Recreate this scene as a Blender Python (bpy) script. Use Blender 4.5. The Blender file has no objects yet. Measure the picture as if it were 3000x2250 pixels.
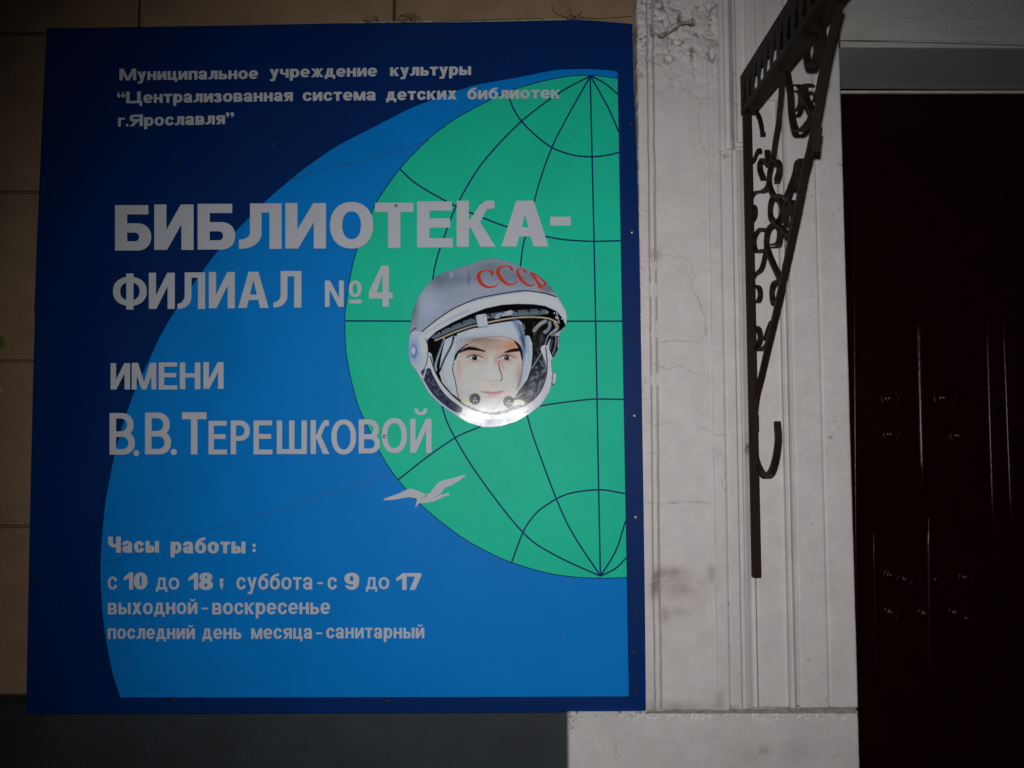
import bpy, bmesh, math, random
import numpy as np
from mathutils import Vector

# ------------------------------------------------------------------ camera, light, exposure
S = bpy.context.scene
COL = S.collection
F = 2427.0            # focal length in pixels of the 3000 px wide photograph
D = 1.9               # camera to wall
CZ = 1.6              # camera height
TH = math.radians(4.0)
cam = bpy.data.objects.new('camera', bpy.data.cameras.new('camera'))
COL.objects.link(cam)
cam.location = (0, -D, CZ)
cam.rotation_euler = (math.radians(90) + TH, 0, 0)
cam.data.sensor_width = 36.0
cam.data.lens = 36.0 * F / 3000.0
cam.data.clip_start = 0.02
cam.data.clip_end = 200
S.camera = cam

W_ = bpy.data.worlds.new('World'); S.world = W_; W_.use_nodes = True
nt = W_.node_tree
sky = nt.nodes.new('ShaderNodeTexSky'); sky.sky_type = 'NISHITA'; sky.sun_disc = False
sky.sun_elevation = math.radians(-3); sky.sun_rotation = math.radians(200)
nt.links.new(sky.outputs[0], nt.nodes['Background'].inputs[0])
nt.nodes['Background'].inputs[1].default_value = 0.10

# the only real light of this night picture is the flash fired on the camera (its reflection
# shows in the glossy portrait on the sign)
fl = bpy.data.lights.new('camera_flash', 'SPOT')
fl.energy = 68.0; fl.color = (1.0, 0.98, 0.975)
fl.shadow_soft_size = 0.011
fl.spot_size = math.radians(95); fl.spot_blend = 1.0
flo = bpy.data.objects.new('camera_flash', fl); COL.objects.link(flo)
flo.location = (0.0, -D + 0.01, CZ + 0.075)
flo.rotation_euler = (Vector((0.17, 0.0, CZ - 0.04)) - Vector(flo.location)).to_track_quat('-Z', 'Y').to_euler()

S.view_settings.view_transform = 'Standard'; S.view_settings.look = 'None'
S.view_settings.gamma = 1.0; S.view_settings.exposure = 0.0
S.view_settings.use_curve_mapping = False
S.render.engine = 'CYCLES'
S.cycles.max_bounces = 6

# ------------------------------------------------------------------ helpers
CT, ST = math.cos(TH), math.sin(TH)
def ray(px, py):
    u = (px - 1500.0) / F; v = (1125.0 - py) / F
    return u, CT - v * ST, ST + v * CT
def P(px, py, y=0.0):
    """photo pixel -> point on the wall-parallel plane at depth y"""
    dx, dy, dz = ray(px, py); t = (y + D) / dy
    return (dx * t, y, CZ + dz * t)
def PX(px, py, X):
    """photo pixel -> point on the plane x = X (at right angles to the wall)"""
    dx, dy, dz = ray(px, py); t = X / dx
    return (X, -D + dy * t, CZ + dz * t)

def tag(o, label=None, cat=None, group=None, kind=None):
    if label: o['label'] = label
    if cat: o['category'] = cat
    if group: o['group'] = group
    if kind: o['kind'] = kind
    return o
def empty(name, loc, label, cat, group=None):
    o = bpy.data.objects.new(name, None); COL.objects.link(o); o.location = loc
    o.empty_display_size = 0.05
    return tag(o, label, cat, group)
def link(name, me, m=None, parent=None):
    o = bpy.data.objects.new(name, me); COL.objects.link(o)
    if m is not None and len(me.materials) == 0: me.materials.append(m)
    if parent is not None:
        o.parent = parent
        loc = Vector((0, 0, 0)); q = parent
        while q is not None:
            loc += q.location; q = q.parent
        o.location = -loc        # mesh data is in world coordinates
    return o
def mesh(name, verts, faces, m, parent=None, smooth=False):
    me = bpy.data.meshes.new(name)
    me.from_pydata([tuple(map(float, v)) for v in verts], [], [tuple(f) for f in faces])
    if smooth:
        me.polygons.foreach_set('use_smooth', [True] * len(me.polygons))
    me.update()
    return link(name, me, m, parent)

def mat(name, col, rough=0.6, var=0.0, scale=20.0, bump=0.0, bscale=200.0, metal=0.0, attr=False,
        col2=None, spec=0.5, coat=0.0, rvar=0.0, edge=0.45, streak=None):
    m = bpy.data.materials.new(name); m.use_nodes = True
    N = m.node_tree.nodes; Lk = m.node_tree.links; b = N['Principled BSDF']
    b.inputs['Roughness'].default_value = rough; b.inputs['Metallic'].default_value = metal
    b.inputs['Specular IOR Level'].default_value = spec
    b.inputs['Coat Weight'].default_value = coat
    tc = N.new('ShaderNodeTexCoord')
    src = None
    if attr:
        a = N.new('ShaderNodeAttribute'); a.attribute_name = 'paint'; src = a.outputs['Color']
    if var > 0 or col2:
        n = N.new('ShaderNodeTexNoise'); n.inputs['Scale'].default_value = scale
        n.inputs['Detail'].default_value = 8; n.inputs['Roughness'].default_value = 0.65
        mp = N.new('ShaderNodeMapping')
        if streak: mp.inputs['Scale'].default_value = streak
        Lk.new(tc.outputs['Object'], mp.inputs['Vector']); Lk.new(mp.outputs[0], n.inputs['Vector'])
        r = N.new('ShaderNodeValToRGB'); r.color_ramp.elements[0].position = edge - 0.15
        r.color_ramp.elements[1].position = edge + 0.15
        Lk.new(n.outputs['Fac'], r.inputs[0])
        if attr:
            c0 = (1 - var,) * 3 + (1,); c1 = (1, 1, 1, 1)
        else:
            c1 = tuple(col) + (1,)
            c0 = (tuple(col2) if col2 else tuple(c * (1 - var) for c in col)) + (1,)
        r.color_ramp.elements[0].color = c0; r.color_ramp.elements[1].color = c1
        if attr:
            mx = N.new('ShaderNodeMix'); mx.data_type = 'RGBA'; mx.blend_type = 'MULTIPLY'
            mx.inputs[0].default_value = 1.0
            Lk.new(src, mx.inputs[6]); Lk.new(r.outputs[0], mx.inputs[7]); src = mx.outputs[2]
        else: src = r.outputs[0]
    if src: Lk.new(src, b.inputs['Base Color'])
    else: b.inputs['Base Color'].default_value = tuple(col) + (1,)
    if rvar > 0:
        n2 = N.new('ShaderNodeTexNoise'); n2.inputs['Scale'].default_value = 35; n2.inputs['Detail'].default_value = 6
        Lk.new(tc.outputs['Object'], n2.inputs['Vector'])
        mr = N.new('ShaderNodeMapRange'); mr.inputs[3].default_value = max(0.02, rough - rvar); mr.inputs[4].default_value = rough + rvar
        Lk.new(n2.outputs['Fac'], mr.inputs[0]); Lk.new(mr.outputs[0], b.inputs['Roughness'])
    if bump > 0:
        n3 = N.new('ShaderNodeTexNoise'); n3.inputs['Scale'].default_value = bscale; n3.inputs['Detail'].default_value = 5
        Lk.new(tc.outputs['Object'], n3.inputs['Vector'])
        bp = N.new('ShaderNodeBump'); bp.inputs['Strength'].default_value = bump; bp.inputs['Distance'].default_value = 0.002
        Lk.new(n3.outputs['Fac'], bp.inputs['Height']); Lk.new(bp.outputs[0], b.inputs['Normal'])
    return m

M = {}
M['ochre'] = mat('ochre_paint', (0.37, 0.245, 0.145), 0.75, 0.25, 9, 0.7, 200)
M['joint'] = mat('joint_dirt_shade', (0.10, 0.062, 0.035), 0.9, 0.5, 40, 0.5, 200)
M['plinth'] = mat('plinth_paint', (0.034, 0.044, 0.054), 0.6, 0.35, 7, 0.4, 160, edge=0.5)
M['navy'] = mat('navy_vinyl', (0.0003, 0.028, 0.160), 0.5, 0.14, 5, 0.02, 60, rvar=0.05, spec=0.12)
M['blue'] = mat('blue_vinyl', (0.0003, 0.25, 0.79), 0.5, 0.10, 5, 0.02, 60, rvar=0.05, spec=0.10)
M['green'] = mat('green_vinyl', (0.012, 0.70, 0.44), 0.5, 0.10, 6, 0.02, 60, rvar=0.05, spec=0.12)
M['line'] = mat('line_vinyl', (0.0004, 0.032, 0.16), 0.5, spec=.1)
M['seam'] = mat('seam_line', (0.002, 0.13, 0.36), 0.5)
M['silver'] = mat('silver_vinyl', (0.62, 0.655, 0.715), 0.5, 0.05, 14, spec=.2)
M['letter_edge'] = mat('letter_edge', (0.09, 0.10, 0.13), 0.6)
M['white'] = mat('white_paint', (0.8, 0.78, 0.76), 0.55, 0.10, 22, 0.35, 330, attr=True)
M['base'] = mat('base_paint', (0.72, 0.70, 0.68), 0.6, 0.12, 12, 0.45, 240, attr=True)
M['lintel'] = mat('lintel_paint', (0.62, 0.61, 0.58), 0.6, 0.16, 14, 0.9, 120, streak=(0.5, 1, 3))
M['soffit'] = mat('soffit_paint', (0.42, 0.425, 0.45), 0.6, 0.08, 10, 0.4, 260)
M['chip'] = mat('chipped_white', (0.72, 0.71, 0.64), 0.6, col2=(0.05, 0.03, 0.03), scale=60, streak=(0.35, 1, 3), edge=0.33)
M['flake'] = mat('old_flake', (0.42, 0.41, 0.31), 0.8, 0.75, 90, 0.8, 300)
M['iron'] = mat('iron', (0.014, 0.0115, 0.0085), 0.55, col2=(0.026, 0.013, 0.007), scale=18, bump=0.6, bscale=240, edge=0.5, spec=0.15)
M['rust'] = mat('rust', (0.12, 0.075, 0.025), 0.9, 0.8, 120, 1.0, 300)
M['door'] = mat('door_paint', (0.013, 0.0006, 0.0012), 0.27, 0.3, 12, 0.35, 60, rvar=0.06, spec=0.17)
M['screw'] = mat('screw_steel', (0.30, 0.29, 0.28), 0.35, 0.5, 300, metal=0.8)
M['screw_dark'] = mat('screw_rust', (0.05, 0.04, 0.035), 0.6, 0.5, 300, metal=0.3)
M['ground'] = mat('pavement_mat', (0.07, 0.068, 0.065), 0.85, 0.4, 8, 0.6, 90)
M['print'] = mat('glossy_print', (1, 1, 1), 0.17, attr=True, bump=0.14, bscale=22, spec=0.085, rvar=0.07)

def box(name, x0, x1, y0, y1, z0, z1, m, parent=None, bev=0.0):
    bm = bmesh.new()
    vs = [bm.verts.new((x, y, z)) for x in (x0, x1) for y in (y0, y1) for z in (z0, z1)]
    for f in ((0, 1, 3, 2), (4, 6, 7, 5), (0, 4, 5, 1), (2, 3, 7, 6), (0, 2, 6, 4), (1, 5, 7, 3)):
        bm.faces.new([vs[i] for i in f])
    bmesh.ops.recalc_face_normals(bm, faces=bm.faces[:])
    if bev > 0:
        bmesh.ops.bevel(bm, geom=bm.edges[:], offset=bev, segments=1, affect='EDGES')
    me = bpy.data.meshes.new(name); bm.to_mesh(me); bm.free()
    return link(name, me, m, parent)

def smooth_pts(pts, n=6, closed=False):
    pts = [np.array(p, float) for p in pts]; out = []; L = len(pts)
    rng = range(L) if closed else range(L - 1)
    for i in rng:
        if closed: p0, p1, p2, p3 = (pts[(i + k) % L] for k in (-1, 0, 1, 2))
        else:
            p1, p2 = pts[i], pts[i + 1]
            p0 = pts[i - 1] if i > 0 else 2 * p1 - p2
            p3 = pts[i + 2] if i + 2 < L else 2 * p2 - p1
        for k in range(n):
            t = k / n
            out.append(0.5 * ((2 * p1) + (-p0 + p2) * t + (2 * p0 - 5 * p1 + 4 * p2 - p3) * t * t + (-p0 + 3 * p1 - 3 * p2 + p3) * t ** 3))
    if not closed: out.append(pts[-1])
    return out

def plate(name, pix, y, thick, m, parent=None, side=None):
    """flat plate whose outline is given by photo pixels on plane y; extruded back by thick"""
    n = len(pix)
    v = [P(a, b, y) for a, b in pix]; v += [(x, yy + thick, z) for x, yy, z in v]
    area = sum(v[i][0] * v[(i + 1) % n][2] - v[(i + 1) % n][0] * v[i][2] for i in range(n))
    idx = list(range(n)) if area > 0 else list(range(n))[::-1]
    f = [idx] + [(i, (i + 1) % n, n + (i + 1) % n, n + i) for i in range(n)]
    o = mesh(name, v, f, m, parent)
    if side is not None:
        o.data.materials.append(side)
        for p in o.data.polygons[1:]: p.material_index = 1
    return o

def ribbon_px(name, pix, width, y, m, parent=None, thick=0.0003):
    """thin line of constant pixel width on plane y"""
    pts = [np.array(p, float) for p in pix]; L = []; R = []
    for i, p in enumerate(pts):
        a = pts[max(i - 1, 0)]; b = pts[min(i + 1, len(pts) - 1)]
        t = (b - a) / (np.linalg.norm(b - a) + 1e-9); nn = np.array([-t[1], t[0]]) * width / 2
        L.append(p + nn); R.append(p - nn)
    v = [P(q[0], q[1], y) for q in L + R]; n = len(pts)
    v += [(x, yy + thick, z) for x, yy, z in v]
    f = []
    for i in range(n - 1):
        f.append((i, i + 1, n + i + 1, n + i))
        f.append((i, i + 1, 2 * n + i + 1, 2 * n + i)); f.append((n + i, n + i + 1, 3 * n + i + 1, 3 * n + i))
    return mesh(name, v, f, m, parent)

rnd = random.Random(7)

# ------------------------------------------------------------------ ground
g = mesh('pavement', [(-60, -60, 0), (60, -60, 0), (60, 3, 0), (-60, 3, 0)], [(0, 1, 2, 3)], M['ground'])
tag(g, kind='structure')

# ------------------------------------------------------------------ ochre wall of scored blocks
wall = empty('ochre_wall', (-1.2, 0.05, 0.0), 'ochre painted house wall scored into big blocks, behind the blue sign', 'wall')
zj = [P(50, y, 0)[2] for y in (2038, 1543, 1058, 563, 98)]
crs = [zj[0]] + zj[1:]
while crs[-1] < 4.2: crs.append(crs[-1] + 0.366)
XR = P(1880, 1125, 0)[0]
bw = P(1155, 40, 0)[0] - P(407, 40, 0)[0]
xa = P(407, 40, 0)[0]
box('backing_wall', -3.6, XR, 0.006, 0.30, 0.0, crs[-1], M['joint'], wall)
JW = 0.0065
for r in range(len(crs) - 1):
    off = 0.0 if (r % 2 == 0) else -0.17
    x = xa + off - 6 * bw
    while x < XR:
        x0 = max(x, -3.6); x1 = min(x + bw, XR)
        if x1 - x0 > 0.05:
            j = rnd.uniform(-0.0008, 0.0008)
            box('stone_block', x0 + JW / 2, x1 - JW / 2, j, 0.0055, crs[r] + JW / 2, crs[r + 1] - JW / 2, M['ochre'], wall, bev=0.0015)
        x += bw
# raised pointing beads in the joints (the photo shows a double line)
for r in range(1, len(crs) - 1):
    box('pointing_bead', -3.6, XR, 0.002, 0.0062, crs[r] - 0.0012, crs[r] + 0.0012, M['ochre'], wall)

# dark painted plinth
pl = empty('plinth', (-1.2, 0.0, 0.0), 'dark grey painted plinth running under the ochre wall', 'plinth')
zt = P(50, 2040, 0)[2]; zf = P(50, 2062, -0.03)[2]
xb1 = P(1672, 2200, -0.02)[0]
v = []
for x in (-3.6, xb1):
    v += [(x, -0.0305, 0), (x, -0.0305, zf - 0.004), (x, -0.026, zf), (x, -0.001, zt), (x, 0.005, zt), (x, 0.005, 0)]
f = [(i, (i + 1) % 6, 6 + (i + 1) % 6, 6 + i) for i in range(6)] + [(5, 4, 3, 2, 1, 0), (6, 7, 8, 9, 10, 11)]
mesh('plinth_body', v, f, M['plinth'], pl)

# ------------------------------------------------------------------ door surround
YS = -0.05
KX = F * CT / (D + YS)
def s_of(X): return 1500 + X * KX
def X_of(s): return (s - 1500) / KX
def seg_dist(x, y, pts):
    d = np.full(np.shape(x), 1e9)
    for (ax, ay), (bx, by) in zip(pts[:-1], pts[1:]):
        vx, vy = bx - ax, by - ay; q = vx * vx + vy * vy + 1e-9
        t = np.clip(((x - ax) * vx + (y - ay) * vy) / q, 0, 1)
        d = np.minimum(d, np.hypot(x - ax - t * vx, y - ay - t * vy))
    return d
def vnoise(x, y, sc, seed):
    r = np.random.RandomState(seed); T = r.rand(64, 64)
    u = x / sc; w = y / sc; i = np.floor(u).astype(int); j = np.floor(w).astype(int)
    a = u - i; b = w - j; a = a * a * (3 - 2 * a); b = b * b * (3 - 2 * b)
    g_ = lambda p, q: T[p % 64, q % 64]
    return (g_(i, j) * (1 - a) + g_(i + 1, j) * a) * (1 - b) + (g_(i, j + 1) * (1 - a) + g_(i + 1, j + 1) * a) * b
def fbm(x, y, sc, seed, o=4):
    t = 0; a = 1; n = 0
    for k in range(o):
        t = t + a * vnoise(x, y, sc / 2 ** k, seed + k); n += a; a *= 0.55
    return t / n

LN = lambda s, c, w: np.exp(-((s - c) / w) ** 2)
def sm(s, a, b):
    t = np.clip((s - a) / (b - a), 0, 1); return t * t * (3 - 2 * t)
CR = [[(1872, 752), (1900, 766), (1921, 762), (1932, 750), (1944, 747), (1966, 745), (1976, 755), (1990, 750), (2004, 751), (2025, 766), (2026, 785), (2037, 805), (2025, 830), (2050, 880)],
      [(2050, 880), (2066, 930), (2068, 980), (2055, 1000), (1980, 997), (1925, 1002)],
      [(1872, 612), (1900, 615), (1935, 614)],
      [(1905, 1062), (1960, 1082), (1990, 1070), (2040, 1095), (2090, 1092)],
      [(2050, 1250), (2095, 1273), (2124, 1276)],
      [(1890, 1230), (1920, 1245), (1990, 1232)],
      [(2124, 1380), (2128, 1385), (2114, 1412), (2124, 1440)],
      [(1893, 1718), (1930, 1710), (1975, 1700), (2010, 1704), (2040, 1702), (2060, 1715)],
      [(1990, 235), (2002, 250), (2030, 275), (2055, 290), (2095, 282)],
      [(2056, 300), (2048, 330), (2050, 410), (2066, 445), (2078, 452)],
      [(1890, 105), (1915, 122), (1935, 108), (1960, 120)],
      [(2075, 145), (2080, 165), (2105, 178)], [(2060, 5), (2066, 25), (2052, 50), (2070, 45)],
      [(1890, 1470), (1940, 1478), (2010, 1470), (2080, 1474)],
      [(1900, 1330), (1935, 1325), (1960, 1337)]]
def surface(name, s0, s1, r0, r1, hfun, step, parent, m, y=YS, edges=True, cfun=None, skirt=0.05):
    """relief board between two upright lines s0..s1 (px at mid height) and rows r0..r1"""
    z0 = P(2000, r1, y)[2]; z1 = P(2000, r0, y)[2]
    X0, X1 = X_of(s0), X_of(s1)
    st = step / KX
    nx = max(2, int((X1 - X0) / st) + 1); nz = max(2, int((z1 - z0) / st) + 1)
    Xg, Zg = np.meshgrid(np.linspace(X0, X1, nx), np.linspace(z0, z1, nz))
    s = s_of(Xg)
    # photo row of the point (for features found at photo rows)
    yc = D + y; zz = Zg - CZ
    v = (zz * CT - yc * ST) / (yc * CT + zz * ST); r = 1125 - v * F
    u = Xg / (yc * CT + zz * ST); q = 1500 + u * F          # photo column
    h, c = hfun(s, r, q)
    e = np.minimum(np.abs(Xg - X0), np.abs(Xg - X1)) * KX
    h = h - 0.0022 * np.exp(-(e / 2.2) ** 2) if edges else h
    Y = y - h
    V = np.stack([Xg, Y, Zg], -1).reshape(-1, 3)
    n = V.shape[0]
    i = np.arange(nz - 1)[:, None] * nx + np.arange(nx - 1)[None, :]
    Fq = np.stack([i, i + 1, i + nx + 1, i + nx], -1).reshape(-1, 4)
    ring = list(range(nx)) + [k * nx + nx - 1 for k in range(1, nz)] + [(nz - 1) * nx + k for k in range(nx - 2, -1, -1)] + [k * nx for k in range(nz - 2, 0, -1)]
    B = V[ring].copy(); B[:, 1] = y + skirt
    L = len(ring); sk = [(ring[a], n + a, n + (a + 1) % L, ring[(a + 1) % L]) for a in range(L)]
    me = bpy.data.meshes.new(name)
    VV = np.vstack([V, B]); FF = np.vstack([Fq, np.array(sk)])
    me.vertices.add(len(VV)); me.vertices.foreach_set('co', VV.ravel())
    me.loops.add(len(FF) * 4); me.loops.foreach_set('vertex_index', FF.ravel().astype(np.int32))
    me.polygons.add(len(FF)); me.polygons.foreach_set('loop_start', np.arange(len(FF), dtype=np.int32) * 4)
    me.update(calc_edges=True); me.validate()
    at = me.color_attributes.new('paint', 'FLOAT_COLOR', 'POINT')
    cc = np.ones((len(VV), 4)); cc[:n, :3] = c.reshape(-1, 3); cc[n:, :3] = c.reshape(-1, 3)[ring]
    at.data.foreach_set('color', cc.ravel())
    return link(name, me, m, parent)

WHITE = np.array([0.82, 0.782, 0.772])
DIRT_DARK = np.array([0.15, 0.11, 0.09])
def common(s, r, q, h, dirt_dark):
    """uneven old paint, cracks, flaking and stains shared by the white boards"""
    n1 = fbm(q, r, 90, 3); n2 = fbm(q, r, 14, 11); n3 = fbm(q, r * 0.3, 30, 23)
    h = h + (n1 - 0.5) * 0.0025 + (n2 - 0.5) * 0.0006
    for k, c in enumerate(CR):
        d = seg_dist(q + (vnoise(q, r, 7, 40) - .5) * 5, r + (vnoise(q, r, 7, 41) - .5) * 5, c)
        g_ = np.exp(-(d / 1.35) ** 2) * (0.35 + 0.65 * vnoise(q, r, 25, 140 + k)); h = h - 0.0016 * g_; dirt_dark = np.maximum(dirt_dark, g_ * 0.48)
    col = WHITE * (0.93 + 0.10 * n1[..., None]) * (1 - 0.05 * n2[..., None])
    col = col * (1 + (n3[..., None] - 0.5) * np.array([-0.03, 0.0, 0.04]))
    # small knocks and specks
    sp = (vnoise(q, r, 5.0, 77) > 0.965) * (vnoise(q, r, 60, 78) > 0.45)
    dirt_dark = np.maximum(dirt_dark, sp * 0.6)
    dirt_dark = np.clip(dirt_dark, 0, 1)[..., None]
    return h, col * (1 - dirt_dark) + DIRT_DARK * dirt_dark

def h_shaft(s, r, q):
    wob = (vnoise(s, r, 60, 5) - 0.5) * 2.0
    a = LN(s + wob, 1909, 1.9) + LN(s + wob, 1926, 1.9)
    h = -0.006 * a - 0.002 * sm(s, 1909, 1910) * sm(-s, -1926, -1925)
    h = h + 0.003 * (sm(s, 2070, 2078) - 0) + 0.003 * sm(s, 2084, 2088)
    fade = (vnoise(s, r, 35, 9) > 0.3) * 0.25
    lowdirt = np.where((r > 760) & (r < 1130) & (vnoise(s, r, 20, 8) > 0.55), 0.25, 1.0)
    dirt_dark = 0.85 * a * lowdirt + LN(s, 2086, 1.5) * 0.28 * (0.4 + vnoise(s, r, 60, 2)) + LN(s, 2073, 2.0) * 0.08
    # lumpy stripped plaster at the top
    top = sm(-r, -330, -120)
    bum = np.abs(fbm(q, r, 42, 61) - 0.5) * 2
    h = h + top * ((fbm(q, r, 55, 60, 5) - 0.5) * 0.018 + (0.25 - bum).clip(0) * -0.012)
    dirt_dark = np.maximum(dirt_dark, top * ((0.07 - bum).clip(0) / 0.07) * 0.95 * (vnoise(q, r, 50, 62) > 0.35))  # darker along the creases between the lumps
    # hole under the flake and dark pits
    for (cx, cy, rx, ry, dp) in ((1985, 122, 17, 9, .012), (1960, 170, 14, 12, .006), (2085, 160, 10, 22, .006), (1898, 170, 6, 8, .005), (1912, 85, 7, 22, .005), (2076, 20, 6, 16, .007), (2074, 95, 8, 10, .004)):
        dd = ((q - cx) / rx) ** 2 + ((r - cy) / ry) ** 2
        h = h - dp * np.exp(-dd ** 2); dirt_dark = np.maximum(dirt_dark, 0.5 * np.exp(-((dd - 1.0) / 0.45) ** 2) * (vnoise(q, r, 9, 63) > 0.42))
    # crumbling left edge
    ed = sm(-s, -1903, -1880) * (r > 760) * (r < 1180)
    pn = fbm(q, r, 12, 71)
    h = h - ed * (np.abs(pn - 0.5) < 0.03) * 0.003
    dirt_dark = np.maximum(dirt_dark, ed * (np.abs(pn - 0.5) < 0.022) * 0.5)
    ed2 = LN(s, 1877, 3.0) * (vnoise(s, r, 12, 72) > 0.45)
    dirt_dark = np.maximum(dirt_dark, ed2 * 0.55)
    # brown stains
    st = (fbm(q, r, 34, 81) * 1.2)
    def blob(cx, cy, rx, ry): return np.exp(-(((q - cx) / rx) ** 2 + ((r - cy) / ry) ** 2))
    stain = 0.95 * blob(1919, 1715, 13, 42) + 0.5 * blob(1960, 1678, 50, 18) + 0.6 * blob(2084, 1680, 14, 30) \
        + 0.35 * blob(1995, 1720, 60, 40) + 0.4 * blob(1948, 1800, 12, 30) + 0.3 * blob(2000, 1790, 40, 16) \
        + 0.5 * blob(1980, 2078, 110, 20) + 0.4 * blob(2105, 2055, 16, 35) + 0.5 * blob(1908, 2068, 16, 12) \
        + 0.35 * blob(1922, 745, 18, 22) + 0.2 * blob(1930, 135, 20, 16)
    dirt_dark = np.maximum(dirt_dark, (stain * st * 1.25).clip(0, 0.7))
    h, c = common(s, r, q, h, dirt_dark)
    pk = (0.35 * blob(1960, 1715, 90, 60) + 0.3 * blob(1925, 745, 22, 30))[..., None]
    return h, c * (1 - pk * np.array([0.05, 0.22, 0.25]))

def h_casing(s, r, q):
    up = sm(-r, -440, -436)           # above the mitred frame corner
    base = 0.006 - 0.006 * sm(s, 2155, 2158) - 0.010 * (sm(s, 2170, 2198)) + 0.006 * sm(s, 2198, 2204)
    lines = 0.7 * LN(s, 2156, 1.3) * 0.6 + 0.8 * LN(s, 2173, 1.4) * 0.7 + 0.9 * LN(s, 2206, 2.5)
    upb = 0.008 - 0.007 * sm(s, 2136, 2140) + 0.004 * LN(s, 2150, 6) - 0.012 * sm(s, 2158, 2172)
    upl = 0.6 * LN(s, 2140, 1.3) + 0.35 * LN(s, 2158, 4) + 0.95 * LN(s, 2179, 1.6)
    hor = sm(-r, -412, -408)
    h = base * (1 - up) + upb * up
    hl = 0.75 * LN(r, 411, 1.8) * (s > 2180) + 0.35 * LN(r, 424, 4) * (s > 2162) + 0.6 * LN(r, 436, 1.6) * (s > 2142) + .3 * LN(r, 455, 3) * (s < 2152)
    ln = lines * (1 - up) + upl * hor * up + hl
    h = h - 0.004 * np.clip(ln, 0, 1)
    d = np.clip(ln, 0, 1) * 0.8
    def blob(cx, cy, rx, ry): return np.exp(-(((q - cx) / rx) ** 2 + ((r - cy) / ry) ** 2))
    ns = (vnoise(q, r, 7, 91) > 0.45)
    d = np.maximum(d, 0.8 * blob(2194, 1310, 12, 22) * ns + 0.9 * blob(2132, 1768, 3, 7) + 0.6 * blob(2168, 300, 12, 5) * ns
                   + 0.5 * blob(2156, 212, 5, 8) * ns + 0.5 * blob(2121, 460, 8, 12) * ns + 0.5 * blob(2145, 2075, 22, 10))
    return common(s, r, q, h, d)

def h_panel(s, r, q):
    fr = sm(-r, -296, -290)          # above: plain frame head
    h = -0.008 * (1 - fr) + 0.002 * fr
    mo = (0.010 * sm(s, 2291, 2294) - 0.004 * sm(s, 2296, 2302) + 0.004 * LN(s, 2306, 5) - 0.010 * sm(s, 2308, 2320))
    h = h + mo * (1 - fr)
    l = 0.7 * LN(s, 2293, 1.4) + 0.25 * LN(s, 2312, 6) + 0.85 * LN(s, 2322, 1.5)
    l2 = 0.35 * LN(s, 2262, 1.4) * (r < 130) + 0.5 * LN(s, 2245 - 10, 1.5) * (r < 130) + 0.9 * LN(s, 2322, 1.5)
    l = l * (1 - fr) + l2 * fr + 0.5 * LN(r, 293, 1.6) * (s < 2310)
    h = h - 0.004 * np.clip(l, 0, 1)
    return common(s, r, q, h, np.clip(l, 0, 1) * 0.75)
def h_flat(s, r, q):
    def blob(cx, cy, rx, ry): return np.exp(-(((q - cx) / rx) ** 2 + ((r - cy) / ry) ** 2))
    d = 0.8 * blob(2433, 1281, 5, 4) + 0.5 * blob(2445, 1234, 3, 3) + 0.5 * blob(2376, 868, 4, 3) + 0.5 * blob(2350, 628, 4, 4) + 0.6 * blob(2368, 1931, 4, 3) + .5 * blob(2290, 1868, 5, 4)
    d = d + 0.6 * blob(2462, 483, 7, 3) + .4 * blob(2428, 255, 6, 10) * (vnoise(q, r, 5, 4) > .5)
    return common(s, r, q, s * 0.0, d)

ds = empty('door_surround', (X_of(2200), YS, 0), 'cracked white painted pilaster, jamb boards and lintel framing the dark red door', 'door frame')
R1 = 2080
surface('pilaster_shaft', 1877, 2121.3, -260, R1, h_shaft, 2.4, ds, M['white'])
surface('casing_board', 2122.8, 2207, -260, R1 - 2, h_casing, 2.4, ds, M['white'])
surface('panel_moulding', 2207.6, 2322, -260, R1 - 5, h_panel, 2.6, ds, M['white'])
surface('jamb_board', 2323, 2406, -260, R1 - 6, h_flat, 3.0, ds, M['white'])
surface('edge_board', 2407.2, 2488, -260, R1 - 7, h_flat, 3.0, ds, M['white'], skirt=0.29)
# dark gap backing
zt0 = P(2000, 2082, YS)[2]; zt1 = P(2000, -258, YS)[2]
box('backing_strip', X_of(1880), X_of(2480), -0.012, 0.05, zt0, zt1, M['joint'], ds)
box('wall_core', X_of(1880) + 0.001, X_of(2480) - 0.001, 0.0505, 0.235, zt0, zt1, M['joint'], ds)

# pilaster base block, one step proud, with a dusty ledge
def h_base(s, r, q):
    def blob(cx, cy, rx, ry): return np.exp(-(((q - cx) / rx) ** 2 + ((r - cy) / ry) ** 2))
    n = fbm(q, r, 30, 55)
    d = 0.35 * blob(2240, 2195, 18, 18) + 0.3 * blob(1805, 2190, 3, 22) + 0.15 * blob(2340, 2200, 60, 40) + 0.15 * blob(2180, 2210, 40, 30)
    d = d * (0.5 + n)
    top = sm(-r, -2112, -2098) * (vnoise(q, r, 12, 33) > 0.45)
    left = sm(-q, -1690, -1668) * (vnoise(q, r, 11, 34) > 0.4) * (r < 2150)
    h = -0.004 * (np.abs(fbm(q, r, 13, 35) - .5) < .05) * np.maximum(top, left)
    d = np.maximum(d, (np.abs(fbm(q, r, 13, 35) - .5) < .04) * np.maximum(top * (q < 1880), left) * .6)
    h, c = common(s, r, q, h, d)
    return h - 0.004 * sm(-q, -1672, -1664), c * np.array([0.95, 0.96, 0.96])
YB = -0.064
XB0 = P(1664, 2130, YB)[0]; XB1 = P(2516, 2130, YB)[0]
zb = P(2000, 2092, YB)[2]
KXo = KX
def surface_xy(name, X0, X1, r0, r1, *a, **k):
    return surface(name, s_of(X0), s_of(X1), r0, r1, *a, **k)
surface_xy('base_block', XB0, XB1, 2090, 2330, h_base, 2.8, ds, M['base'], y=YB, skirt=0.14)
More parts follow.
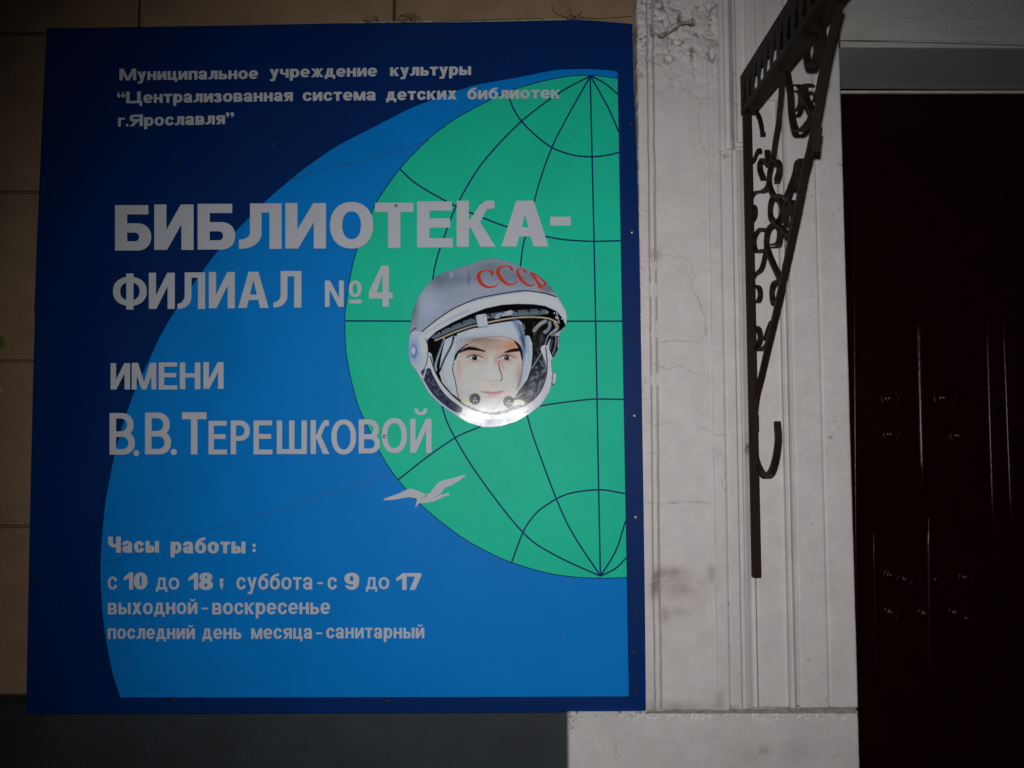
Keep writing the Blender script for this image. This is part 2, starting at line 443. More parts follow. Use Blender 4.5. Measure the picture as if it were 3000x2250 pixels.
# ledge
v = []
M['ledge'] = mat('ledge_dust', (0.40, 0.35, 0.31), 0.9, 0.45, 60, 0.8, 200)
zl = P(2000, 2090, YB)[2]
zbk = P(2000, 2076, YS)[2]
led = [[], []]
for k in range(61):
    t = k / 60; X = XB0 + (XB1 - XB0) * t; px_ = s_of(X)
    j1 = rnd.uniform(-.0006, .0006); j2 = rnd.uniform(-.0012, .0012)
    left = X < P(1893, 2080, YS)[0]
    zb_l = (P(1700, 2091, YS)[2] if left else P(2000 if px_ < 2300 else 2400, 2078 - 9 * sm(px_, 1900, 2500), YS)[2]) + j2
    led[0].append((X, YB - .0008, zl + j1)); led[1].append((min(X, XB1 - .004 * (not left)), YS + (.010 if left else -.0065), zb_l))
mesh('ledge', led[0] + led[1] + [(XB1 - .004, YS + .04, led[1][-1][2] + .004), (XB0, YS + .04, led[1][0][2])],
     [(k, k + 1, 62 + k, 61 + k) for k in range(60)], M['ledge'], ds)
zlow = P(2000, 2328, YB)[2]
box('base_core', XB0 + .003, XB1 - .003, YB + .01, 0.04, 0.0, zlow, M['joint'], ds)
box('base_lower', XB0, XB1, YB, YB + .0095, 0.0, zlow, M['lintel'], ds)

# loose flake of old paint curling off the pilaster top
fk = [(470, 380), (520, 350), (600, 330), (680, 270), (715, 240), (690, 200), (685, 160), (705, 150), (715, 190), (740, 230), (790, 225), (835, 240), (848, 190), (860, 195), (852, 240), (875, 262), (850, 270), (790, 258), (720, 268), (690, 305), (600, 352), (560, 385), (500, 405)]
plate('paint_flake', [(1800 + a / 3.687, b / 3.687) for a, b in fk], YS - 0.013, 0.006, M['flake'], ds, side=M['joint'])

# lintel
YL = YS
xl0 = X_of(2489.5)
def quad_strip(name, rows, x0, x1, m, parent):
    """sweep a (y,z-left,z-right) profile between x0 and x1"""
    v = []
    for (y, za, zb_) in rows: v += [(x0, y, za), (x1, y, zb_)]
    f = [(2 * i, 2 * i + 1, 2 * i + 3, 2 * i + 2) for i in range(len(rows) - 1)]
    return mesh(name, v, f, m, parent)
xe = 2.15
def zz(py, pr, y):   # row at the frame corner column 2455 and at column 3000 -> heights at x0, x1
    za = P(2455, py, y)[2]; zb_ = P(3000, pr, y)[2]; xa_, xb_ = P(2455, py, y)[0], P(3000, pr, y)[0]
    k = (zb_ - za) / (xb_ - xa_); return za + k * (xl0 - xa_), za + k * 0.35 * (xe - xa_)
A = lambda py, pr, y: (y,) + zz(py, pr, y)
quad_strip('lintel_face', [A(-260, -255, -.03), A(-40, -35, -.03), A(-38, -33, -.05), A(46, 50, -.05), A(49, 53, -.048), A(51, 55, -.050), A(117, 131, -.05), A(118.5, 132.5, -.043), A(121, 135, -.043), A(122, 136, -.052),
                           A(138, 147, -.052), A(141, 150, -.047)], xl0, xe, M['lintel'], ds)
ribbon_px('groove_shade_strip', [(2440, 117.5), (3060, 134.5)], 2.2, YL - .0024, M['joint'], ds)  # dark strip laid over the lintel groove to paint in its shade
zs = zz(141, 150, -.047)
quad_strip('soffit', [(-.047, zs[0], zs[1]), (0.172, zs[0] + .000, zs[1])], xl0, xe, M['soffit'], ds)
box('head_strip', xl0, xe, 0.165, 0.172, min(zs) - 0.0062, min(zs) - .0005, M['chip'], ds)
box('opposite_jamb', 1.55, 2.15, -0.05, 0.172, 0.0, min(zs) - .001, M['lintel'], ds)
box('upper_wall', X_of(1877), xe, -0.03, 0.30, zt1 + .001, 4.2, M['lintel'], ds)
box('threshold', xl0, 1.55, -0.08, 0.30, 0.0, 0.12, M['ground'], ds)

# ------------------------------------------------------------------ dark red door
YD = 0.176
door = empty('door', (1.0, YD, 0.12), 'glossy dark maroon double door with carved mouldings, beside the white jamb', 'door')
DX0, DX1 = xl0 - .01, 1.56
box('door_leaf', DX0, DX1, YD, YD + .05, .12, max(zs) + .02, M['door'], door)
def bead(name, px0, py0, px1, py1, rad, segs=10, squash=0.8):
    a = np.array(P(px0, py0, YD)); b = np.array(P(px1, py1, YD)); v = []; f = []
    n = 26
    for i in range(n + 1):
        t = i / n; c = a + (b - a) * t
        k = min(1.0, math.sin(max(0.02, min(t, 1 - t)) * math.pi * 3 if min(t, 1 - t) < 1 / 6 else math.pi / 2))
        for j in range(segs + 1):
            an = math.pi * j / segs
            v.append((c[0] + rad * k * math.cos(an), YD - rad * squash * k * math.sin(an) + .0005, c[2]))
    for i in range(n):
        for j in range(segs):
            p = i * (segs + 1) + j; f.append((p, p + 1, p + segs + 2, p + segs + 1))
    return mesh(name, v, f, M['door'], door, smooth=True)
bead('astragal', 2692, 880, 2706, 1445, 0.016)
bead('astragal', 2722, 1520, 2726, 2010, 0.012)
for (a, b) in ((2892, 2912), (2940, 2966)):
    bead('moulding', a, 900, b, 1560, 0.009)
bead('frame_bead', 2500, 300, 2512, 2100, 0.006)
bead('moulding', 2560, 1560, 2570, 2080, 0.006)
def rosette(px, py, rad):
    c = np.array(P(px, py, YD)); v = []; f = []; K = 24; prof = [(1, 0), (.95, .35), (.8, .42), (.66, .2), (.5, .2), (.38, .55), (.2, .75), (0.02, .8)]
    for (q, h) in prof:
        for k in range(K):
            a = 2 * math.pi * k / K; rr = rad * q * (1 + (0.10 * math.cos(6 * a) if .4 < q < .9 else 0))
            v.append((c[0] + rr * math.cos(a), YD - h * rad * .45 + .0003, c[2] + rr * math.sin(a)))
    for i in range(len(prof) - 1):
        for k in range(K):
            f.append((i * K + k, i * K + (k + 1) % K, (i + 1) * K + (k + 1) % K, (i + 1) * K + k))
    return mesh('rosette', v, f, M['door'], door, smooth=True)
for (a, b, r_) in ((2608, 1167, .026), (2770, 1165, .034), (2612, 1272, .024), (2812, 1276, .028),
                   (2612, 1685, .022), (2655, 1698, .02), (2742, 1698, .022), (2832, 1692, .022),
                   (2613, 1795, .022), (2712, 1798, .022), (2802, 1796, .022), (2835, 1812, .016)):
    rosette(a, b, r_)
box('panel_rail', DX0 + .02, DX1 - .02, YD - .006, YD - .0002, P(2700, 870, YD)[2], P(2700, 820, YD)[2], M['door'], door, bev=.003)
box('panel_rail', DX0 + .02, DX1 - .02, YD - .006, YD - .0002, P(2700, 2120, YD)[2], P(2700, 2060, YD)[2], M['door'], door, bev=.003)

# ------------------------------------------------------------------ sign
YF = -0.054
sign = empty('library_sign', (P(970, 1125, YF)[0], YF, P(970, 2080, YF)[2]), 'large blue library sign with green globe, white lettering and helmeted portrait print', 'sign')
top = [(101 * 1.3562, 83), (400, 79), (700, 74), (1000, 68), (1200, 66), (1400, 64.5), (1560, 61), (1690, 58), (1760, 62), (1853, 70)]
right_u = [(1857, 260), (1866, 450), (1871, 620), (1874, 760), (1877, 908)]
up = top + right_u + [(1500, 908), (800, 907), (300, 907), (100, 912)] + [(103, 850), (107, 730), (113, 600), (121, 410), (131, 200)]
plate('metal_sheet', up, YF, 0.003, M['navy'], sign, side=M['letter_edge'])
lo = [(102.5, 902), (800, 900), (1500, 900), (1876.5, 900)] + [(1879, 1060), (1882, 1250), (1886, 1500), (1890, 1800), (1892.5, 2078), (1886, 2083), (1600, 2087), (1200, 2089), (800, 2090), (400, 2091), (77, 2092), (80, 1900), (88, 1500), (95, 1200)]
YLow = YF + 0.0032
plate('metal_sheet', lo, YLow, 0.003, M['navy'], sign, side=M['letter_edge'])
# wooden battens the sheets are screwed to
M['wood'] = mat('batten_wood', (0.12, 0.08, 0.05), 0.8, 0.3, 30)
for (a, b, c, d) in ((240, 1800, 160, 190), (240, 1800, 1960, 1990), (240, 275, 195, 1955), (1765, 1790, 195, 1955)):
    p0 = P(a, d, 0); p1 = P(b, c, 0)
    box('batten', p0[0], p1[0], YF + .0064, -.0012, p0[2], p1[2], M['wood'], sign)

arc = [(1809, 210), (1780, 206), (1736, 203), (1680, 203), (1623, 206), (1533, 224), (1460, 237), (1397, 249), (1338, 267), (1216, 312), (1150, 344), (1090, 375), (990, 427), (940, 460), (900, 488), (859, 520), (775, 592), (720, 647), (643, 730), (594, 794), (549, 858), (517, 905), (490, 948), (462, 1000), (431, 1068), (399, 1136), (372, 1208), (340, 1316), (313, 1448), (303, 1530), (297, 1600), (295, 1664), (297, 1749), (307, 1848), (325, 1950), (341, 2008), (353, 2043)]
arc = [tuple(p) for p in smooth_pts(arc, 4)]
def lerp_edge(n=10): return [(1842 + (1809 - 1842) * t, 2040 + (210 - 2040) * t) for t in [i / n for i in range(n)]]
e1 = 0.0006
plate('blue_field', arc + [(700, 2042.5), (1300, 2042), (1842, 2040)] + lerp_edge()[1:], YF - e1, 0.00055, M['blue'], sign)
gl = [(1809, 229.5), (1736, 221), (1668, 223), (1601, 235), (1533, 253), (1492, 267), (1433, 294), (1352, 337), (1298, 373), (1248, 414), (1171, 495), (1103, 592), (1082, 642), (1060, 690), (1040, 750), (1025, 816), (1012, 907), (1010, 948), (1012, 1010), (1018, 1059), (1032, 1127), (1050, 1190), (1078, 1252), (1111, 1321), (1147, 1380), (1190, 1434), (1257, 1500), (1350, 1572), (1425, 1615), (1499, 1648), (1600, 1678), (1680, 1690), (1763, 1694), (1836, 1692)]
gs = [tuple(p) for p in smooth_pts(gl, 5)]
gr_edge = [(1836 + (1809.3 - 1836) * t, 1692 + (229.5 - 1692) * t) for t in [i / 8 for i in range(1, 8)]]
plate('globe', gs + gr_edge, YF - 2 * e1, 0.00055, M['green'], sign)
ribbon_px('globe_outline', gs, 2.6, YF - 3 * e1 - .0001, M['line'], sign)
GL = [
 [(1729, 222), (1738, 600), (1745, 938), (1754, 1437), (1759, 1688)],
 [(1730, 222), (1637, 273), (1528, 355), (1442, 443), (1393, 506), (1345, 588), (1320, 642), (1302, 692), (1282, 750), (1268, 817), (1256, 950), (1268, 1080), (1297, 1197), (1326, 1270), (1404, 1397), (1532, 1560), (1627, 1627), (1759, 1688)],
 [(1730, 222), (1669, 330), (1617, 432), (1578, 542), (1546, 669), (1528, 750), (1514, 940), (1524, 1100), (1545, 1219), (1580, 1329), (1661, 1532), (1759, 1688)],
 [(1730, 222), (1782, 316), (1813, 387)],
 [(1730, 222), (1772, 244), (1810, 276)],
 [(1759, 1688), (1804, 1614), (1833, 1526)],
 [(1759, 1688), (1804, 1665), (1835, 1634)],
 [(1492, 287), (1506, 322), (1528, 355), (1565, 393), (1617, 432), (1678, 454), (1734, 459), (1782, 454), (1814, 446)],
 [(1171, 495), (1225, 542), (1334, 603), (1420, 640), (1488, 665), (1596, 692), (1664, 703), (1741, 707), (1817.5, 705)],
 [(1012, 940), (1300, 941), (1600, 941), (1823, 941)],
 [(1166, 1406), (1250, 1340), (1336, 1281), (1397, 1254), (1480, 1216), (1584, 1189), (1700, 1173), (1749, 1169), (1827, 1170)],
 [(1499, 1648), (1532, 1560), (1560, 1516), (1593, 1485), (1661, 1448), (1754, 1435), (1831, 1446)]]
for k, l in enumerate(GL):
    ribbon_px('grid_line', [tuple(p) for p in smooth_pts(l, 8)], 4.6, YF - 3 * e1 - .0002 - 0.00008 * k, M['line'], sign)
for k, l in enumerate([[(848, 527), (960, 494), (1110, 457), (1246, 415)], [(297, 1652), (440, 1612), (545, 1573), (700, 1527), (860, 1478), (1000, 1432), (1148, 1386)], [(740, 885), (850, 850), (1010, 812)]]):
    ribbon_px('vinyl_seam', [tuple(p) for p in smooth_pts(l, 6)], 2.4 if k < 2 else 1.5, YF - 2 * e1, M['seam'], sign)

# weathering of the wall round the sign
M['grime'] = mat('wall_grime', (0.05, 0.035, 0.02), 0.9, 0.4, 80)
M['pale'] = mat('pale_plaster', (0.50, 0.47, 0.32), 0.9, 0.7, 90, 0.8, 250)
M['moss'] = mat('lime_paint', (0.16, 0.20, 0.03), 0.8, 0.5, 60)
for pts in ([(1618, 18), (1622, 34), (1634, 42), (1655, 50), (1672, 57)], [(1706, 34), (1690, 48), (1676, 57)], [(1668, 26), (1672, 40), (1684, 50)], [(1700, 52), (1760, 54), (1850, 48)],
            [(1152, 2), (1153, 30), (1151, 62)], [(1284, 62), (1400, 59), (1500, 56), (1590, 55)], [(0, 98), (60, 101), (134, 95)]):
    ribbon_px('crack', [tuple(p) for p in smooth_pts(pts, 5)], 2.0, -.0022, M['grime'], wall)
def tuft(cx, cy, rx, ry, n, m, parent):
    v = []; f = []
    for k in range(n):
        a = rnd.uniform(0, 6.28); q = rnd.random() ** .5; x = cx + rx * q * math.cos(a); y = cy + ry * q * math.sin(a); sz = rnd.uniform(1, 3.5); an = rnd.uniform(0, 6.28)
        o = len(v)
        for j in range(3): v.append(P(x + sz * math.cos(an + j * 2.1), y + sz * .6 * math.sin(an + j * 2.1), -.0024 - rnd.uniform(0, .003)))
        f.append((o, o + 1, o + 2))
    o = mesh('grime_patch', v, f, m, parent); o['kind'] = 'stuff'
tuft(1088, 58, 26, 14, 90, M['grime'], wall); tuft(1200, 56, 34, 17, 190, M['grime'], wall); tuft(1680, 52, 30, 8, 60, M['grime'], wall)
ribbon_px('pale_edge', [(1000, 67), (1120, 66), (1290, 62.5), (1450, 60.5), (1560, 58.5), (1660, 57)], 5, -.0012, M['pale'], wall)
plate('paint_splash', [(-6, 983), (8, 986), (13, 1000), (9, 1018), (-6, 1026)], -.0024, .0008, M['moss'], wall)
plate('paint_splash', [(-6, 1128), (5, 1132), (10, 1143), (4, 1148), (-6, 1147)], -.0024, .0008, M['pale'], wall)
tuft(1755, 2096, 95, 7, 170, M['pale'], ds); tuft(1672, 2110, 7, 34, 60, M['pale'], ds); tuft(1780, 2094, 40, 6, 50, M['grime'], ds)
# dust, scratches and runs on the sheets
for k in range(46):
    x = rnd.uniform(150, 1820); y = rnd.uniform(120, 2040); L = rnd.uniform(4, 26); a = rnd.gauss(1.57, .5)
    ribbon_px('scratch', [(x, y), (x + L * math.cos(a), y + L * math.sin(a))], rnd.uniform(.7, 1.3), YF - .0029, M['letter_edge'], sign, thick=.0001)

# ---- screws
scr = [(547, 88), (1165, 83), (1833, 82), (1849, 363), (1852, 680), (1858, 989), (1859, 1218), (1863, 1516), (1864, 1791), (1860, 1912), (1860, 2025),
       (145, 405), (130, 695), (122, 1027), (112, 1330), (103, 1690), (519, 478), (1161, 604), (518, 850), (1127, 1279), (510, 2051), (1134, 2055), (733, 903)]
bm = bmesh.new()
prof = [(.0042, 0), (.0040, .0010), (.0032, .0017), (.0016, .0021)]
rings = [[bm.verts.new((q * math.cos(a * math.pi / 6), -h, q * math.sin(a * math.pi / 6))) for a in range(12)] for q, h in prof]
for a, b in zip(rings[:-1], rings[1:]):
    for k in range(12): bm.faces.new((a[k], a[(k + 1) % 12], b[(k + 1) % 12], b[k]))
cc_ = [bm.verts.new((v_.co.x, -.0010, v_.co.z)) for v_ in rings[-1]]
for k in range(12): bm.faces.new((rings[-1][k], rings[-1][(k + 1) % 12], cc_[(k + 1) % 12], cc_[k]))
bm.faces.new(cc_)
sme = bpy.data.meshes.new('screw'); bm.to_mesh(sme); bm.free(); sme.materials.append(M['screw'])
smd = sme.copy(); smd.materials.clear(); smd.materials.append(M['screw_dark'])
for k, (a, b) in enumerate(scr):
    shiny = (a, b) in ((1161, 604), (1127, 1279), (1852, 680), (1859, 1218), (1863, 1516))
    o = bpy.data.objects.new('screw', sme if shiny else smd); COL.objects.link(o); o.parent = sign
    front = YF - 0.0022 if shiny and a < 1200 else (YF if (b < 905 and not (a == 733)) else YLow + 0.0)
    o.location = Vector(P(a, b, front - .0003)) - sign.location
    o.rotation_euler = (0, rnd.uniform(0, 3), 0)
    if shiny: o['label'] = 'bright steel screw'

# ------------------------------------------------------------------ lettering (glyphs as distance fields, contoured)
def glyph_fn(ch, x, y, W, H, v, h, cap):
    """negative inside. x,y arrays in px; W glyph width, H body height (baseline 0, up +)"""
    inf = np.full(x.shape, 1e9)
    U = lambda *a: np.minimum.reduce(a)
    I = lambda *a: np.maximum.reduce(a)
    R = lambda x0, y0, x1, y1: I(x0 - x, x - x1, y0 - y, y - y1)
    def Q(*p):
        ar = sum(p[i][0] * p[(i + 1) % len(p)][1] - p[(i + 1) % len(p)][0] * p[i][1] for i in range(len(p)))
        if ar < 0: p = p[::-1]
        o = -inf
        for i in range(len(p)):
            a, b = p[i], p[(i + 1) % len(p)]; dx, dy = b[0] - a[0], b[1] - a[1]; L = math.hypot(dx, dy) + 1e-9
            o = np.maximum(o, (dy * (x - a[0]) - dx * (y - a[1])) / L)
        return o
    def E(cx, cy, rx, ry, n=2.2):
        rx = max(rx, .01); ry = max(ry, .01)
        return ((np.abs((x - cx) / rx) ** n + np.abs((y - cy) / ry) ** n) ** (1 / n) - 1) * min(rx, ry)
    ring = lambda cx, cy, rx, ry: I(E(cx, cy, rx, ry), -E(cx, cy, rx - v, ry - h))
    def Dd(x0, y0, x1, y1):     # D shape, round on the right
        ry = (y1 - y0) / 2; rx = min(ry * 1.05, (x1 - x0) * .75)
        return U(R(x0, y0, x1 - rx, y1), I(E(x1 - rx, (y0 + y1) / 2, rx, ry), x1 - rx - .3 - x))
    bowl = lambda x0, y0, x1, y1: I(Dd(x0, y0, x1, y1), -Dd(x0 + v, y0 + h, x1 - v, y1 - h))
    lo = ch.lower()
    if ch in 'Ии': return U(R(0, 0, v, H), R(W - v, 0, W, H), Q((0.02 * W, 0), (v * 1.05, 0), (W * .98, H), (W - v * 1.05, H)))
    if ch in 'Йй':
        br = I(E(W / 2, H * 1.30, W * .30, H * .19), -E(W / 2, H * 1.30, W * .30 - h * .75, H * .19 - h * .62), y - H * 1.30)
        return U(glyph_fn('И', x, y, W, H, v, h, cap), br)
    if ch in 'Нн': return U(R(0, 0, v, H), R(W - v, 0, W, H), R(0, H * .52 - h / 2, W, H * .52 + h / 2))
    if ch in 'Пп': return U(R(0, 0, v, H), R(W - v, 0, W, H), R(0, H - h, W, H))
    if ch in 'Цц':
        Wb = W - v * .45
        return U(R(0, 0, v, H), R(Wb - v, 0, Wb, H), R(0, 0, W, h), R(W - v * .8, -H * .24, W, h))
    if ch in 'Лл':
        xl = W * .26; c = H * .36
        hook = I(E(0, c, xl + v * .95, c), -E(0, c, xl, c - h), -x, y - c)
        return U(R(W - v, 0, W, H), R(xl, H - h, W, H), R(xl, c - .3, xl + v * .95, H), hook)
    if ch in 'Дд':
        t = -H * .22
        return U(R(0, 0, W, h), R(0, t, v * .8, h), R(W - v * .8, t, W, h), R(W - v * 1.7, 0, W - v * .7, H), R(W * .24, H - h, W - v * .7, H),
                 Q((W * .08, 0), (W * .08 + v, 0), (W * .24 + v * .8, H), (W * .24, H)))
    if ch in 'Тт': return U(R(0, H - h, W, H), R(W / 2 - v / 2, 0, W / 2 + v / 2, H))
    if ch == 'Е': return U(R(0, 0, v, H), R(0, 0, W, h), R(0, H - h, W * .98, H), R(0, H * .53 - h / 2, W * .93, H * .53 + h / 2))
    if ch in 'Шш': return U(R(0, 0, v, H), R(W - v, 0, W, H), R(W / 2 - v / 2, 0, W / 2 + v / 2, H), R(0, 0, W, h))
    if ch == 'Б': return U(R(0, 0, v, H), R(0, H - h, W * .92, H), bowl(0, 0, W, H * .60))
    if ch in 'Вв': return U(R(0, 0, v, H), bowl(0, 0, W, H * .56), bowl(0, H * .56 - h, W * .95, H))
    if ch == 'Р': return U(R(0, 0, v, H), bowl(0, H * .40, W, H))
    if ch in 'Ьь': return U(R(0, 0, v, H), bowl(0, 0, W, H * .62))
    if ch in 'Ыы': return U(R(0, 0, v, H), bowl(0, 0, W * .68, H * .62), R(W - v, 0, W, H))
    if ch in 'Яя':
        f0 = glyph_fn('Р', W - x, y, W, H, v, h, cap)
        return U(f0, Q((0, 0), (v * 1.15, 0), (W * .55 + v * .3, H * .42), (W * .55 - v * .6, H * .46)))
    if ch in 'Чч':
        return U(R(W - v, 0, W, H), R(0, H * .62, v, H), I(E(W * .62, H * .62, W * .62, H * .30), -E(W * .62, H * .62, W * .62 - v, H * .30 - h), y - H * .62, x - W * .66), R(W * .6, H * .32, W, H * .32 + h))
    if ch in 'Оо0': return ring(W / 2, H / 2, W / 2, H / 2)
    if ch in 'Сс':
        r_ = ring(W * .52, H / 2, W * .52, H / 2)
        return I(r_, -Q((W * .52, H * .5), (W * 1.4, H * .86), (W * 1.4, H * .14)))
    if ch == 'Ф': return U(R(W / 2 - v / 2, -H * .04, W / 2 + v / 2, H * 1.03), I(E(W / 2, H * .5, W / 2, H * .43), -E(W / 2, H * .5, W / 2 - v, H * .43 - h)))
    if ch == 'А': return U(Q((0, 0), (v * 1.08, 0), (W / 2 + v * .25, H), (W / 2 - v * .62, H)), Q((W, 0), (W - v * 1.08, 0), (W / 2 - v * .25, H), (W / 2 + v * .62, H)), R(W * .25, H * .22, W * .75, H * .22 + h))
    if ch == 'М': return U(R(0, 0, v * .9, H), R(W - v * .9, 0, W, H), Q((0, H), (v * 1.15, H), (W / 2 + v * .42, 0), (W / 2 - v * .42, 0)), Q((W, H), (W - v * 1.15, H), (W / 2 - v * .42, 0), (W / 2 + v * .42, 0)))
    if ch == 'м': return glyph_fn('М', x, y, W, H, v, h, cap)
    if ch == 'N': return U(R(0, 0, v, H), R(W - v, 0, W, H), Q((0, H), (v * 1.1, H), (W, 0), (W - v * 1.1, 0)))
    if ch in 'Кк':
        return U(R(0, 0, v, H), R(0, H * .5 - h * .45, v * 1.6, H * .5 + h * .45),
                 Q((v * .8, H * .46), (v * 1.7, H * .42), (W * .84, H * .92), (W * .60, H * .92)), Q((W * .58, H * .88), (W * .80, H * .82), (W * .97, H * .84), (W * .97, H), (W * .74, H)),
                 Q((v * .9, H * .55), (v * 1.75, H * .60), (W, 0), (W - v * 1.22, 0)))
    if ch in 'Гг': return U(R(0, 0, v, H), R(0, H - h, W, H))
    if ch in 'Хх': return U(Q((0, 0), (v * 1.15, 0), (W * .97, H), (W * .97 - v * 1.15, H)), Q((W, 0), (W - v * 1.15, 0), (W * .03, H), (W * .03 + v * 1.15, H)))
    if ch in 'Жж':
        return U(R(W / 2 - v / 2, 0, W / 2 + v / 2, H), R(W * .32, H * .5 - h * .4, W * .68, H * .5 + h * .4),
                 Q((0, 0), (v * 1.1, 0), (W * .46, H * .56), (W * .34, H * .56)), Q((W, 0), (W - v * 1.1, 0), (W * .54, H * .56), (W * .66, H * .56)),
                 Q((W * .02, H), (v * 1.05, H), (W * .46, H * .46), (W * .34, H * .46)), Q((W * .98, H), (W - v * 1.05, H), (W * .54, H * .46), (W * .66, H * .46)))
    if ch in 'Зз':
        a = ring(W * .46, H * .27, W * .54, H * .29); b = ring(W * .46, H * .74, W * .48, H * .27)
        cut = U(Q((W * .46, H * .27), (-W, H * .27 + H * .2), (-W, H * .85)), Q((W * .40, H * .70), (-W, H * .75), (-W, H * .20)))
        cutz = R(-5 * W, H * .30, W * .34, H * .68)
        return I(U(a, b), -cutz)
    if ch == 'а':
        bow = I(ring(W * .43, H * .29, W * .43, H * .30), x - (W - v * .6))
        arch = I(E(W * .47, H * .68, W * .47, H * .34), -E(W * .47, H * .68, W * .47 - v, H * .34 - h), H * .66 - y)
        return U(bow, arch, R(W * .94 - v, 0, W * .94, H * .70), Q((W * .94 - v, h * .6), (W * .94 - v * .3, 0), (W, 0), (W, h * .3)))
    if ch == 'е':
        r_ = ring(W / 2, H / 2, W / 2, H / 2)
        return U(I(r_, -Q((W * .5, H * .42), (W * 1.5, H * .42), (W * 1.5, H * .22), (W * .72, H * .24))), R(v * .6, H * .5 - h * .55, W - v * .35, H * .5 + h * .35))
    if ch == 'р': return U(R(0, -H * .36, v, H), ring(W * .54, H / 2, W * .46, H / 2))
    if ch == 'у': return U(Q((0, H), (v * 1.12, H), (W * .62, H * .02), (W * .42, -H * .02)), Q((W, H), (W - v * 1.12, H), (W * .22, -H * .36), (W * .22 + v, -H * .36)), R(W * .04, -H * .38, W * .36, -H * .38 + h))
    if ch == 'б':
        t = cap
        arm = I(E(W * .98, H * .55, W * .98, t - H * .55), -E(W * .98, H * .55, W * .98 - v, t - H * .55 - h), H * .50 - y, x - W * .93)
        return U(ring(W / 2, H * .48, W / 2, H * .48), arm)
    if ch == '1': return U(R(W - v, 0, W, H), Q((0, H * .70), (0, H * .52), (W - v * .5, H * .72), (W - v * .2, H), (W - v * .8, H)))
    if ch == '8': return U(ring(W / 2, H * .28, W / 2, H * .285), ring(W / 2, H * .75, W * .46, H * .255))
    if ch == '9': return U(ring(W / 2, H * .66, W / 2, H * .34), I(ring(W / 2, H / 2, W / 2, H / 2), U(W * .5 - x, y - h * 1.5), -Q((-1, H * .30), (W * .45, H * .30), (W * .45, h * 1.1), (-1, h * 1.6))))
    if ch == '7': return U(R(0, H - h, W, H), Q((W * .18, 0), (W * .18 + v, 0), (W, H - h * .8), (W - v * 1.05, H - h * .8)))
    if ch == '4': return U(R(W * .58, 0, W * .58 + v, H), R(0, H * .20, W, H * .20 + h), Q((0, H * .20 + h * .2), (0, H * .20 + h * 1.2), (W * .58 - v * .05, H), (W * .58 + v * .9, H), (W * .58 + v * .1, H * .78), (v * .9, H * .20 + h * .3)) if False else
                        U(Q((0, H * .22), (0, H * .22 + h), (W * .52, H), (W * .60 + v * .3, H), (v * 1.0, H * .22))))
    if ch == '.': return R(0, 0, W, W) if W < v * .1 else E(W / 2, W / 2, W / 2, W / 2, 2.0)
    if ch == ',': return R(0, 0, W, W)
    if ch == ':': return U(R(0, 0, W, W), R(0, H - W, W, H))
    if ch == ';': return U(R(0, 0, W, W), R(0, H - W, W, H), Q((W * .45, 0), (W, 0), (W * .7, -W * .8), (W * .2, -W * .9)))
    if ch in '-_': return R(0, 0, W, H)
    if ch in '“”':
        def one(x0):
            w = W * .40
            if ch == '“': return U(E(x0 + w * .55, cap - w * 1.25, w * .52, w * .52, 3), Q((x0, cap - w * 1.2), (x0 + w * .45, cap - w * .5), (x0 + w, cap + w * .1), (x0 + w * .35, cap - w * .1), (x0 + .05 * w, cap - w * .6)))
            return U(E(x0 + w * .45, cap - w * .5, w * .52, w * .52, 3), Q((x0 + w, cap - w * .5), (x0 + w * .9, cap - w * 1.1), (x0 + w * .1, cap - w * 1.8), (x0 + w * .5, cap - w * .9)))
        return U(one(0), one(W * .58))
    return R(0, 0, W, H)

def contour(fn, x0, x1, y0, y1, nx, ny):
    gx = np.linspace(x0, x1, nx + 1); gy = np.linspace(y0, y1, ny + 1)
    Xg, Yg = np.meshgrid(gx, gy); Vv = fn(Xg, Yg); ins = Vv < 0
    verts = []; idx = {}; faces = []; segs = []
    def node(i, j):
        k = ('n', i, j)
        if k not in idx: idx[k] = len(verts); verts.append((gx[i], gy[j]))
        return idx[k]
    def edge(i, j, i2, j2):
        k = (i, j, i2, j2) if (i, j) < (i2, j2) else (i2, j2, i, j)
        if k not in idx:
            a = Vv[k[1], k[0]]; b = Vv[k[3], k[2]]; t = a / (a - b); t = min(max(t, .02), .98)
            idx[k] = len(verts); verts.append((gx[k[0]] + (gx[k[2]] - gx[k[0]]) * t, gy[k[1]] + (gy[k[3]] - gy[k[1]]) * t))
        return idx[k]
    cnt = ins[:-1, :-1].astype(int) + ins[1:, :-1] + ins[:-1, 1:] + ins[1:, 1:]
    # merge fully inside cells into horizontal runs is skipped: cells are few
    for j, i in zip(*np.nonzero(cnt)):
        c = [(i, j), (i + 1, j), (i + 1, j + 1), (i, j + 1)]
        if cnt[j, i] == 4: faces.append([node(*q) for q in c]); continue
        poly = []; kinds = []
        for k in range(4):
            a, b = c[k], c[(k + 1) % 4]; ia, ib = ins[a[1], a[0]], ins[b[1], b[0]]
            if ia: poly.append(node(*a)); kinds.append('n')
            if ia != ib: poly.append(edge(*a, *b)); kinds.append('e')
        faces.append(poly)
        L = len(poly)
        for k in range(L):
            if kinds[k] == 'e' and kinds[(k + 1) % L] == 'e': segs.append((poly[k], poly[(k + 1) % L]))
    return verts, faces, segs

